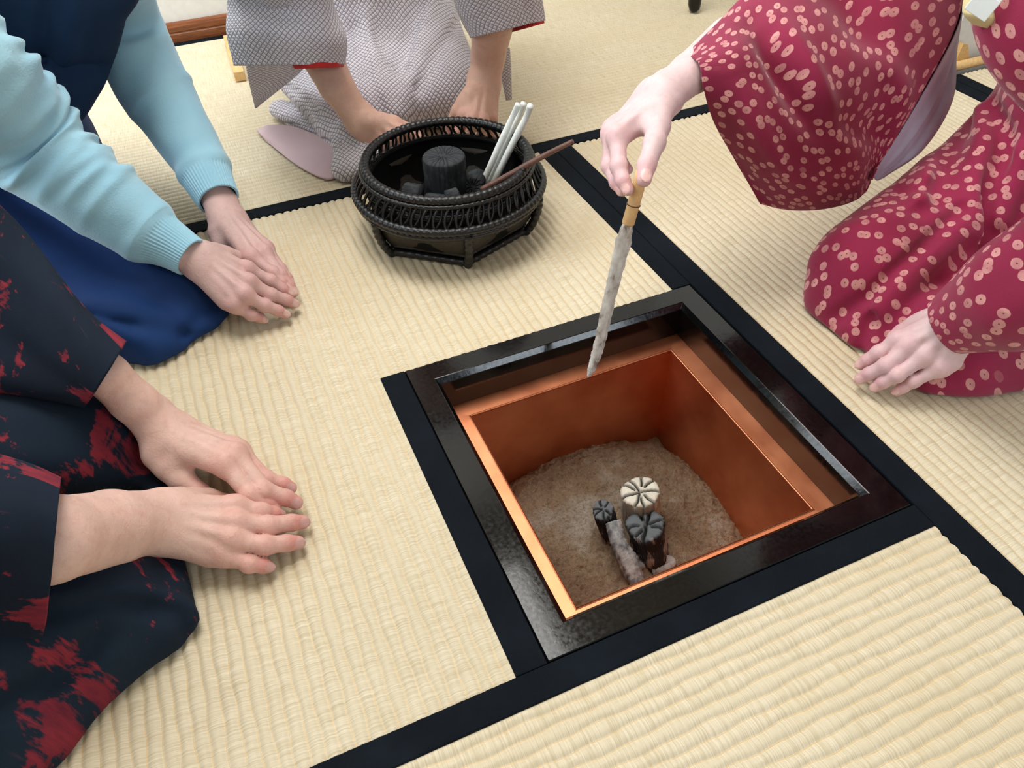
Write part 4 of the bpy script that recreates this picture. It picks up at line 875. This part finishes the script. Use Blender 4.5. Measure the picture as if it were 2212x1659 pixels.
sl3 = cloth('kimono_sleeve', [zr((512, 142, .185), (744, 139, .185), .050, 16, .5), zr((502, 70, .23), (741, 82, .23), .054, 16, .5), zr((493, -10, .28), (714, -5, .28), .05, 16, .8), zr((480, -150, .38), (690, -120, .38), .055, 16, .8)], M['shibori'], p3, 140, 70, True, folds([(0.02, 0.1, 0.06, 0.9, 0.014, -0.004), (0.16, 0.0, 0.14, 0.9, 0.012, 0.004), (0.3, 0.2, 0.28, 1, 0.02, -0.004)], ripple(0.001, 30, 30, 3)), 0.003)
cloth('sleeve_lining', [zr((640, 149, .182), (740, 145, .182), .042, 16, .6), zr((625, 120, .20), (738, 118, .20), .042, 16, .6), zr((620, 60, .235), (730, 60, .235), .042, 16, .6)], M['red_lining'], None, 60, 20, True, None, 0.001).parent = sl3
cloth('sleeve_drape', [zr((528, 120, .17), (668, 130, .165), .014), zr((534, 160, .13), (645, 160, .12), .013), zr((542, 197, .09), (606, 192, .085), .010), zr((551, 233, .05), (558, 230, .05), .003)], M['shibori'], p3, 70, 40, True, folds([(0.2, 0.1, 0.25, 0.9, 0.01, -0.003)]), 0.0015)
sl3 = cloth('kimono_sleeve', [zr((1026, 80, .21), (1166, 47, .21), .045, 16, .5), zr((1003, 40, .24), (1160, 8, .24), .048, 16, .5), zr((985, -12, .28), (1150, -42, .28), .05, 16, .6), zr((970, -120, .36), (1130, -140, .36), .05, 16, .8)], M['shibori'], p3, 120, 60, True, folds([(0.2, 0.0, 0.18, 0.9, 0.014, 0.004), (0.3, 0.0, 0.3, 0.9, 0.01, -0.004)], ripple(0.001, 30, 30, 5)), 0.003)
cloth('sleeve_lining', [zr((1112, 68, .207), (1162, 54, .207), .036, 16, .6), zr((1105, 40, .225), (1158, 26, .225), .036, 16, .6), zr((1100, 0, .26), (1150, -20, .26), .036, 16, .6)], M['red_lining'], None, 50, 16, True, None, 0.001).parent = sl3
cloth('sleeve_drape', [zr((1074, 110, .15), (1100, 104, .15), .012), zr((1082, 160, .09), (1104, 156, .09), .010), zr((1093, 217, .03), (1106, 214, .03), .004)], M['shibori'], p3, 50, 30, True, None, 0.0015)
# turned-back pink lining on the mat
L_ = [[(556, 284, .004), (585, 272, .014), (640, 276, .026), (700, 300, .028), (742, 322, .026)], [(562, 291, .006), (598, 292, .012), (648, 302, .016), (700, 325, .016), (742, 348, .014)], [(572, 299, .005), (604, 312, .009), (650, 330, .010), (698, 352, .010), (740, 366, .008)], [(578, 304, .003), (606, 330, .003), (648, 362, .003), (704, 388, .003), (739, 378, .004)]]
fl3 = cloth('hem_lining', [[P(*q) for q in r] for r in L_], M['pink_lining'], p3, 40, 40, False, None, 0.003); fl3['label'] = 'dusty pink lining of the turned-back kimono hem'

# ---- fourth person: maroon dotted kimono, feather brush in hand
p4 = person('person in maroon kimono with pink dots holding the feather brush', (0.72, 0.05, 0))
body([R4, L4], M['skin_p4'], p4, [(R4.forearm[-1], D(1700, 10, 0.96), 0.028, 0.03), (D(1700, 10, 0.96), D(1790, -60, 1.0), 0.028, 0.03), (D(1790, -60, 1.0), D(1960, -130, 1.02), 0.03, 0.034), (D(1960, -130, 1.02), (0.63, 0.24, 0.50), 0.034, 0.045), (L4.forearm[-1], D(2420, 480, 0.75), 0.028, 0.034), (D(2420, 480, 0.75), D(2246, 50, 0.665), 0.034, 0.036), (D(2246, 50, 0.665), D(2205, -90, 0.665), 0.036, 0.04), (D(2205, -90, 0.665), (0.60, -0.10, 0.52), 0.036, 0.045),
      ((0.66, 0.22, 0.52), (0.66, -0.06, 0.56), 0.05, 0.05), ((0.65, 0.09, 0.53), (0.78, 0.06, 0.14), 0.08, 0.09), ((0.82, 0.13, 0.1), (0.42, 0.085, 0.06), 0.05, 0.035), ((0.82, -0.03, 0.1), (0.43, -0.05, 0.055), 0.05, 0.035)], ((0.56, 0.09, 0.785), (-0.9, 0.05, -0.42), (0.64, 0.09, 0.62)))
def front_ring(pts, t):
    f = np.array([D(*q) for q in pts]); n = np.array([view_n(q) for q in f]); b = f - n * np.asarray(t)[:, None]; return np.concatenate([f, b[-2:0:-1]])
slv = [front_ring([(1480, 116, .905), (1510, 132, .868), (1520, 192, .878), (1546, 270, .925), (1588, 345, .955), (1642, 441, 1.01)], (.0, .07, .06, .04, .025, 0)),
       front_ring([(1545, 50, .92), (1590, 105, .870), (1612, 190, .875), (1628, 285, .90), (1655, 375, .945), (1702, 453, 1.03)], (.0, .09, .08, .06, .035, 0)),
       front_ring([(1625, -30, .95), (1670, 70, .890), (1700, 180, .885), (1722, 285, .905), (1747, 375, .955), (1782, 449, 1.04)], (.0, .09, .09, .07, .04, 0)),
       front_ring([(1740, -100, .97), (1780, 20, .92), (1810, 150, .905), (1830, 260, .93), (1844, 350, .975), (1855, 428, 1.05)], (.0, .09, .09, .07, .04, 0)),
       front_ring([(1880, -160, 1.0), (1905, -40, .95), (1918, 90, .94), (1908, 210, .96), (1888, 310, .995), (1878, 393, 1.05)], (.0, .08, .08, .06, .03, 0)),
       front_ring([(2100, -160, 1.06), (2092, -60, 1.02), (2062, 70, 1.0), (1992, 200, 1.0), (1932, 300, 1.01), (1883, 382, 1.03)], (.0, .05, .05, .04, .02, 0))]
sl4 = cloth('kimono_sleeve', slv, M['dots'], p4, 150, 150, True, folds([(0.10, 0.25, 0.32, 0.38, 0.022, -0.0240), (0.12, 0.32, 0.34, 0.48, 0.018, 0.0150), (0.05, 0.55, 0.28, 0.75, 0.03, -0.0240), (0.2, 0.1, 0.42, 0.22, 0.016, 0.0090), (0.3, 0.4, 0.42, 0.9, 0.02, -0.0120), (0.22, 0.6, 0.36, 0.95, 0.02, 0.0120)], ripple(0.002, 25, 22, 9)), 0.002)
ln = [[D(*q) for q in r] for r in ([(2086, 0, 1.03), (2063, 75, 1.02), (1996, 200, 1.02), (1936, 300, 1.025), (1884, 381, 1.035)], [(2082, 0, 1.06), (2064, 90, 1.07), (2020, 205, 1.065), (1955, 312, 1.05), (1890, 386, 1.045)], [(2080, 0, 1.07), (2064, 110, 1.09), (2045, 215, 1.08), (1978, 326, 1.07), (1896, 390, 1.05)], [(2084, 0, 1.085), (2068, 110, 1.10), (2058, 218, 1.095), (1996, 322, 1.085), (1910, 384, 1.06)])]
o = cloth('sleeve_lining', ln, M['grey_lining'], None, 70, 40, False, folds([(0.1, 0.45, 0.9, 0.5, 0.008, 0.006), (0.2, 0.7, 0.95, 0.75, 0.006, -0.005)]), 0.001); o.parent = sl4; o['label'] = 'lilac grey lining showing in the sleeve slit'
ls = px_tube([(2052, 703, 66, .876), (2112, 674, 92, .848), (2185, 640, 126, .81), (2330, 575, 155, .77), (2470, 420, 160, .73), (2410, 210, 140, .68), (2246, 60, 110, .66), (2205, -90, 112, .66)], 16)
cloth('kimono_sleeve', ls, M['dots'], p4, 150, 150, True, folds([(0.2, 0.15, 0.3, 0.5, 0.016, 0.006), (0.05, 0.2, 0.15, 0.55, 0.02, -0.008), (0.35, 0.1, 0.4, 0.5, 0.02, 0.006)], ripple(0.0022, 28, 24, 6)), 0.002)
upper_sleeve([D(1700, 10, 0.96), D(1790, -60, 1.0), D(1960, -130, 1.02), (0.63, 0.24, 0.50), (0.645, 0.20, 0.585)], [0.036, 0.045, 0.055, 0.066, 0.06], M['dots'], p4); upper_sleeve([D(2246, 50, 0.665), D(2205, -90, 0.665), (0.60, -0.10, 0.52), (0.645, -0.05, 0.585)], [0.04, 0.05, 0.066, 0.06], M['dots'], p4)
def lap4(p):
    d = cone(p, (0.398, 0.085, 0.055), (0.85, 0.17, 0.11), 0.070, 0.105)
    d = smin(d, cone(p, (0.42, -0.06, 0.042), (0.85, -0.04, 0.10), 0.054, 0.10), 0.05)
    d = smin(d, cone(p, (0.345, 0.085, 0.015), (0.335, -0.02, 0.006), 0.024, 0.012), 0.05)
    d = smin(d, cone(p, (0.39, 0.02, 0.020), (0.41, -0.075, 0.012), 0.034, 0.030), 0.04)
    d = smin(d, cone(p, (0.36, -0.08, 0.01), (0.6, -0.17, 0.01), 0.018, 0.03), 0.05)
    d = smin(d, cone(p, (0.76, 0.06, 0.13), (0.65, 0.09, 0.54), 0.15, 0.125), 0.07); d = smin(d, cone(p, (0.645, -0.06, 0.585), (0.645, 0.23, 0.585), 0.062, 0.062), 0.06)
    return zero_floor(d, p)
sdf_cloth('kimono_robe', creased(lap4, [([(1872, 645), (1913, 606), (1942, 577), (1998, 530), (2054, 475), (2078, 450)], 0.007, -0.0192), ([(1895, 665), (1938, 624), (1968, 594), (2022, 548), (2076, 496), (2102, 470)], 0.014, 0.0160), ([(2134, 519), (2129, 463), (2138, 400), (2170, 340), (2165, 280), (2140, 230)], 0.010, -0.0224), ([(2104, 500), (2100, 430), (2108, 360), (2125, 290), (2118, 240)], 0.011, 0.0160), ([(2098, 255), (2068, 300), (2040, 370), (2028, 430)], 0.011, -0.0176), ([(2040, 300), (2005, 370), (1990, 430)], 0.014, 0.0112), ([(1885, 395), (1950, 420), (1990, 455)], 0.012, -0.0080), ([(1800, 690), (1850, 660), (1872, 645)], 0.010, -0.0096), ([(1858, 760), (1872, 710), (1890, 670)], 0.007, -0.0128), ([(1760, 560), (1840, 500), (1920, 470)], 0.02, 0.0064), ([(2160, 470), (2185, 400), (2205, 330)], 0.012, 0.0160)]), (0.26, -0.28, -0.02), (1.05, 0.38, 0.72), 0.0042, M['dots'], p4, flat_uv((-0.55, -0.12, 0.83)))
# ------------------------------------------------------------------ the charcoal basket
BC = np.array([-0.037, 0.506, 0.0])
bk = empty('charcoal_basket', tuple(BC)); tag(bk, 'round black cane basket on a six-sided base holding charcoal', 'basket')
def wrapped_ring(name, r, z, tr, wraps, amp=0.10, n=12, parent=bk, sq=1.0):
    k = wraps * 4; a = np.linspace(0, 2 * np.pi, k, endpoint=False); path = np.stack([r * np.cos(a), r * np.sin(a), z + 0 * a], 1)
    rad = tr * (1 + amp * np.tile([0.2, 1.0, 0.8, -1.0], wraps)); V, F = tube(path, rad, n, False, True); V[:, 2] = z + (V[:, 2] - z) * sq
    return mesh_obj(name, V, F, M['cane'], parent, True)
wrapped_ring('upper_rim', 0.1215, 0.1135, 0.0068, 84); wrapped_ring('inner_ring', 0.1225, 0.0865, 0.0042, 84); wrapped_ring('lower_ring', 0.1415, 0.0755, 0.0062, 96); wrapped_ring('under_ring', 0.1395, 0.0655, 0.0046, 96)
wrapped_ring('rim_cord', 0.1285, 0.1075, 0.0032, 110)
# openwork loops between the rims
th = np.linspace(0, 2 * np.pi, 22, endpoint=False); lp = np.stack([0.0118 * np.cos(th), 0.0022 * np.cos(th), 0.0205 * np.sin(th)], 1)
V, F = tube(lp, 0.0021, 7, False, True); lme = None
for i in range(54):
    a = i / 54 * 2 * math.pi
    if lme is None: o = mesh_obj('openwork_loop', V, F, M['cane'], bk, True); lme = o.data
    else: o = share('openwork_loop', lme, bk)
    o.matrix_local = Matrix.Translation((0.1315 * math.cos(a), 0.1315 * math.sin(a), 0.0925)) @ Matrix.Rotation(a - math.pi / 2, 4, 'Z') @ Matrix.Rotation(math.radians(26), 4, 'X') @ Matrix.Rotation(math.radians(-24), 4, 'Y')
A0 = math.radians(-99.5)
hexp = lambda r, i: np.array([r * math.cos(A0 + i * math.pi / 3), r * math.sin(A0 + i * math.pi / 3)])
for i in range(6):
    p0, p1 = hexp(0.112, i), hexp(0.112, i + 1); q0, q1 = hexp(0.136, i), hexp(0.136, i + 1); V = []; nu, nvv = 13, 8
    for s in range(nu):
        for t in range(nvv):
            u = s / (nu - 1); w = t / (nvv - 1); b = p0 * (1 - u) + p1 * u; c = q0 * (1 - u) + q1 * u; z = 0.008 + 0.060 * w
            xy = b * (1 - w) + c * w; rr = np.linalg.norm(xy); rnd = 0.128 / max(rr, 1e-6); xy = xy * (1 + (rnd - 1) * 0.55 * w ** 2) * (1 + 0.05 * math.sin(math.pi * w)); V.append((xy[0], xy[1], z))
    F = [(s*nvv+t, (s+1)*nvv+t, (s+1)*nvv+t+1, s*nvv+t+1) for s in range(nu-1) for t in range(nvv-1)]
    o = mesh_obj('side_panel', V, F, M['basket_panel'], bk, True); m = o.modifiers.new('t', 'SOLIDIFY'); m.thickness = 0.002
    def bar(name, pts, r, wraps=8):
        path = crom(np.array(pts), wraps * 4); V, F = tube(path, r * (1 + 0.12 * np.tile([0.3, 1, 0.7, -1], wraps)), 10); return mesh_obj(name, V, F, M['cane'], bk, True)
    a, b = hexp(0.118, i), hexp(0.118, i + 1); bar('base_rail', [(*a, 0.0065), (*((a + b) / 2), 0.0065), (*b, 0.0065)], 0.0056, 9)
    g = lambda r: hexp(r, i); bar('post', [(*g(0.119), 0.003), (*g(0.131), 0.022), (*g(0.139), 0.046), (*g(0.141), 0.068)], 0.0062, 7)
    for dz, rr in ((0.018, 0.1175),): bar('base_rail', [(*hexp(rr, i), dz), (*((hexp(rr, i) + hexp(rr, i + 1)) / 2), dz), (*hexp(rr, i + 1), dz)], 0.0030, 9)
# black lined bowl inside
prof = [(0.119, 0.1105), (0.1185, 0.088), (0.1245, 0.080), (0.123, 0.06), (0.112, 0.03), (0.095, 0.017), (0.0, 0.016)]
pf = crom(np.array(prof), 30); na = 72; V = []; F = []
for (r, z) in pf[4:]:
    for q in range(na): a = q / na * 2 * math.pi; V.append((max(r, 0.0) * math.cos(a), max(r, 0.0) * math.sin(a), z))
k = len(pf) - 4
for i in range(k - 1):
    for q in range(na): s = (q + 1) % na; F.append((i*na+q, (i+1)*na+q, (i+1)*na+s, i*na+s))
o = mesh_obj('inner_lining', V, F, M['black_paper'], bk, True); m = o.modifiers.new('t', 'SOLIDIFY'); m.thickness = 0.002; m.offset = -1
# charcoal and sticks in the basket
c = charcoal('charcoal_log', 0.0325, 0.092, 21, M['coal_fresh'], 26, 0.0016, 0.012, 0.018); q = P(958, 334, 0.112); place(c, (q[0], q[1], 0.019)); tag(c, 'tall round black charcoal log standing in the basket', 'charcoal', 'fresh charcoal in the basket')
def lying(name, px0, px1, r, seed, label):
    a = P(*px0); b = P(*px1); o = charcoal(name, r, float(np.linalg.norm(b - a)), seed, M['coal_fresh'], 14, 0.0016, 0.03, 0.03); place(o, a, b - a, 0.4); tag(o, label, 'charcoal', 'fresh charcoal in the basket'); return o
lying('charcoal_chunk', (908, 426, .062), (872, 420, .064), 0.0185, 22, 'stubby black charcoal chunk lying left of the tall log')
lying('charcoal_chunk', (966, 432, .066), (992, 424, .068), 0.0145, 23, 'small black charcoal chunk lying in front of the tall log')
lying('charcoal_chunk', (1030, 386, .05), (1020, 404, .062), 0.0165, 24, 'short charcoal log with cracked end beside the white sticks')
lying('charcoal_chunk', (922, 440, .058), (965, 444, .058), 0.016, 25, 'flat charcoal piece lying at the near inside of the rim')
for i, (b_, t_, kx, lab) in enumerate((((1038, 404, .045), (1120, 225, .166), (1108, 250, .148), 'white painted charcoal twig nearest the tall log'), ((1051, 403, .040), (1132, 223, .162), (1121, 248, .143), 'middle one of the three white painted charcoal twigs'), ((1064, 397, .047), (1146, 228, .170), (1138, 250, .152), 'white painted charcoal twig beside the brown stick'))):
    B = P(*b_); T = P(*t_); Kp = P(*kx); mid = (B * 0.5 + Kp * 0.5)
    o = rough_stick('white_twig', [B, B * 0.75 + Kp * 0.25, mid, B * 0.25 + Kp * 0.75, Kp, T], [0.0049, 0.0050, 0.0052, 0.0053, 0.0044, 0.0050], M['white_paint'], 40 + i, 10, 0.05); tag(o, lab, 'twig', 'white twigs in the basket')
o = rough_stick('brown_stick', [P(1041, 410, .080), P(1095, 381, .103), P(1145, 353, .1260), P(1190, 329, .144), P(1238, 305, .163)], [0.0049, 0.0047, 0.0045, 0.0040, 0.0032], M['stick_brown'], 50, 12, 0.04); tag(o, 'thin brown wooden stick resting across the basket rim', 'stick')

# ------------------------------------------------------------------ the feather brush in the hand
def mat_feather():
    m = NT('mottled_feather'); v = m.coords('UV'); n = m.noise(m.coords('UV', (1, 1, 1)), 34, 4, 0.6); f = m.noise(m.coords('UV', (14, 1, 1), (0, 0, 0.5)), 160, 2)
    c = m.ramp(n, [(0.36, srgb(112, 92, 82)), (0.44, srgb(192, 184, 176)), (0.6, srgb(228, 224, 218))]); m.color(c).set(Roughness=0.7); m.normal(m.bump(f, 0.0003, 0.5)); return m.m
M['feather'] = mat_feather(); M['bamboo_sheath'] = mat_plain('bamboo_sheath', srgb(224, 182, 128), 0.6, 130, 0.14, 0.0004); M['quill'] = mat_plain('white_quill', srgb(226, 222, 214), 0.45, 40, 0.06)
M['tip_dark'] = M['stick_brown']
path = [D(1398, 330, .825), D(1386, 375, .806), P(1373, 425, .232), P(1357, 482, .198), P(1335, 570, .148), P(1313, 660, .098), P(1296, 738, .053), P(1282, 785, .025), P(1270, 815, .006)]
br = empty('feather_brush', tuple(path[-1])); tag(br, 'long feather brush with bamboo sheath handle held above the hearth', 'brush')
dn = np.array([q for q in path]); axis = unit(dn[-1] - dn[1]); side = unit(np.cross(axis, view_n(dn[4])))
V, F = tube(crom(np.array(path[:4]), 40), np.concatenate([np.full(22, 0.0068), [0.0074, 0.0068], np.full(16, 0.0070)]), 14, True, False, (view_n(dn[2]), 0.75)); adopt(mesh_obj('handle_sheath', V, F, M['bamboo_sheath']), br)
ra = dn[2] + unit(dn[3] - dn[2]) * 0.010; V, F = tube(np.array([ra - axis * 0.0006, ra + axis * 0.0006]), [0.0079, 0.0079], 14, True, False, (view_n(dn[2]), 0.75)); adopt(mesh_obj('binding_cord', V, F, M['stick_brown']), br)
V, F = tube(np.array([dn[3] - axis * 0.012, dn[3], dn[3] + axis * 0.016]), [0.0062, 0.006, 0.0055], 10, True, False, (view_n(dn[3]), 0.5)); adopt(mesh_obj('quill', V, F, M['quill']), br)
for i, (off, wk, tw) in enumerate(((0.0, 1.0, 0.0), (0.0035, 0.85, 0.35), (-0.003, 0.8, -0.4))):
    pth = crom(np.array([q + view_n(q) * off for q in path[3:]]), 60); w = np.interp(np.linspace(0, 1, 60), [0, 0.08, 0.25, 0.5, 0.72, 0.9, 1.0], [0.0052, 0.0090, 0.0076, 0.0072, 0.0062, 0.0046, 0.0016]) * wk
    rng = np.random.RandomState(60 + i); t = np.gradient(pth, axis=0); rows = []
    for s in (-1.0, -0.55, -0.12, 0.12, 0.55, 1.0):
        rows.append([q + (math.cos(tw) * unit(np.cross(unit(tt), view_n(q))) + math.sin(tw) * view_n(q)) * ww * s * (1 + (0.05 * rng.randn() if abs(s) == 1 else 0)) + view_n(q) * 0.0022 * (1 - abs(s)) for q, tt, ww in zip(pth, t, w)])
    V = np.array(rows).reshape(-1, 3); F = [(a*60+b, (a+1)*60+b, (a+1)*60+b+1, a*60+b+1) for a in range(5) for b in range(59)]
    uv = np.array([(a * 0.004, b * 0.0035) for a in range(6) for b in range(60)])
    o = mesh_obj('feather', V, F, M['feather'], None, True, uv); m = o.modifiers.new('t', 'SOLIDIFY'); m.thickness = 0.0012; adopt(o, br)
# ------------------------------------------------------------------ small things at the edges
mb = MB(); mb.box((1.10, 0.62, -0.05), (1.99, 1.528, 2.44)); tag(mb.build('wall_alcove', M['plaster']), 'white plaster wall end behind the maroon kimono', kind='structure')
V, F = tube(np.array([(1.0, 0.596, 0.010), (1.3, 0.596, 0.010), (1.95, 0.596, 0.010)]), 0.0095, 14); tag(mesh_obj('trim_1', V, F, M['palewood'], None, True), 'round pale wooden rail along the foot of the wall end', kind='structure')
a = P(2088, 163, 0.0); mb = MB(); mb.add([(0, 0, 0), (0.05, 0, 0), (0.05, 0.012, 0), (0, 0.012, 0), (0.006, 0, 0.05), (0.02, 0, 0.046), (0.02, 0.012, 0.046), (0.006, 0.012, 0.05)], [(0,3,2,1),(4,5,6,7),(0,1,5,4),(1,2,6,5),(2,3,7,6),(3,0,4,7)])
o = mb.build('reflection_wedge', M['palewood']); o.location = (1.105, 0.606, 0.0); tag(o, 'small wedge added for the orange reflection by the white wall end', 'wedge')  # added pale block, stands in for an orange reflection at the wall foot
# pale wooden bar lying behind the grey kimono
a, b = P(507, 128, 0.0), P(521, 176, 0.0); d = unit(b - a); L = float(np.linalg.norm(b - a)) + 0.10; o = MB(); o.box((-0.011, -L, 0.0), (0.011, 0.0, 0.020)); o = o.build('wooden_bar', M['palewood']); bevel(o, 0.0015); o.location = tuple(b + np.array([0, 0, 0.0005])); o.rotation_euler = (0, 0, math.atan2(d[1], d[0]) - math.pi / 2); tag(o, 'pale wooden bar lying on the mat behind the grey sleeve', 'wooden bar')
# dark rounded leg at the top edge
base = P(1500, 27, 0.0); st = empty('black_stand', tuple(base)); tag(st, 'black stand with a rounded foot beyond the back mat edge', 'stand')
V, F = tube(np.array([base + (0, 0, 0.001), base + (0, 0.001, 0.006), base + (0.0, 0.004, 0.018), base + (0.004, 0.012, 0.08), base + (0.01, 0.03, 0.25), base + (0.014, 0.05, 0.5)]), [0.006, 0.0125, 0.0155, 0.018, 0.019, 0.019], 20); adopt(mesh_obj('leg', V, F, M['lacquer'], None, True), st)
V, F = tube(np.array([base + (0.014, 0.05, 0.5), base + (0.014, 0.05, 0.52)]), [0.13, 0.13], 32); adopt(mesh_obj('stand_top', V, F, M['lacquer'], None, False), st)
# folded paper and scarf tucked at the chest of the maroon kimono
c = D(2122, 12, 0.635); n = view_n(c); r = unit(D(2140, 30, 0.635) - D(2100, 4, 0.635)); u = unit(np.cross(n, r))
def slab(name, cen, hx, hy, hz, mat, parent=None):
    V = [cen + r * sx * hx + u * sy * hy + n * sz * hz for sx in (-1, 1) for sy in (-1, 1) for sz in (-1, 1)]; F = [(0,1,3,2),(4,6,7,5),(0,4,5,1),(2,3,7,6),(0,2,6,4),(1,5,7,3)]; o = mesh_obj(name, V, F, mat, None, False); bevel(o, 0.0006); 
    if parent is not None: adopt(o, parent)
    return o
M['paper'] = mat_plain('white_paper', srgb(236, 240, 240), 0.8, 80, 0.03); M['pink_paper'] = mat_plain('pink_paper', srgb(222, 140, 160), 0.8, 80, 0.05)
pp = empty('paper_fold', tuple(c)); tag(pp, 'folded white paper with a pink edge tucked into the maroon kimono', 'paper')
slab('white_sheet', c, 0.0102, 0.0085, 0.002, M['paper'], pp); slab('pink_sheet', c + u * 0.0045 - n * 0.0007, 0.0105, 0.0015, 0.0024, M['pink_paper'], pp); slab('back_sheet', c + u * 0.0095 - n * 0.002, 0.0100, 0.0042, 0.0014, M['paper'], pp)
sc_ = cloth('obi_scarf', [chord_ring(D(2088, -30, .655), D(2150, -40, .655), n, 0.007), chord_ring(D(2081, 16, .652), D(2150, 4, .652), n, 0.009), chord_ring(D(2084, 34, .652), D(2150, 38, .652), n, 0.009), chord_ring(D(2102, 54, .66), D(2135, 62, .66), n, 0.005)], M['beige_cloth'], p4, 40, 40, True, folds([(0.1, 0.3, 0.45, 0.35, 0.004, -0.004), (0.1, 0.6, 0.45, 0.65, 0.004, -0.003)]), 0.001); sc_['label'] = 'beige scarf edge of the sash'
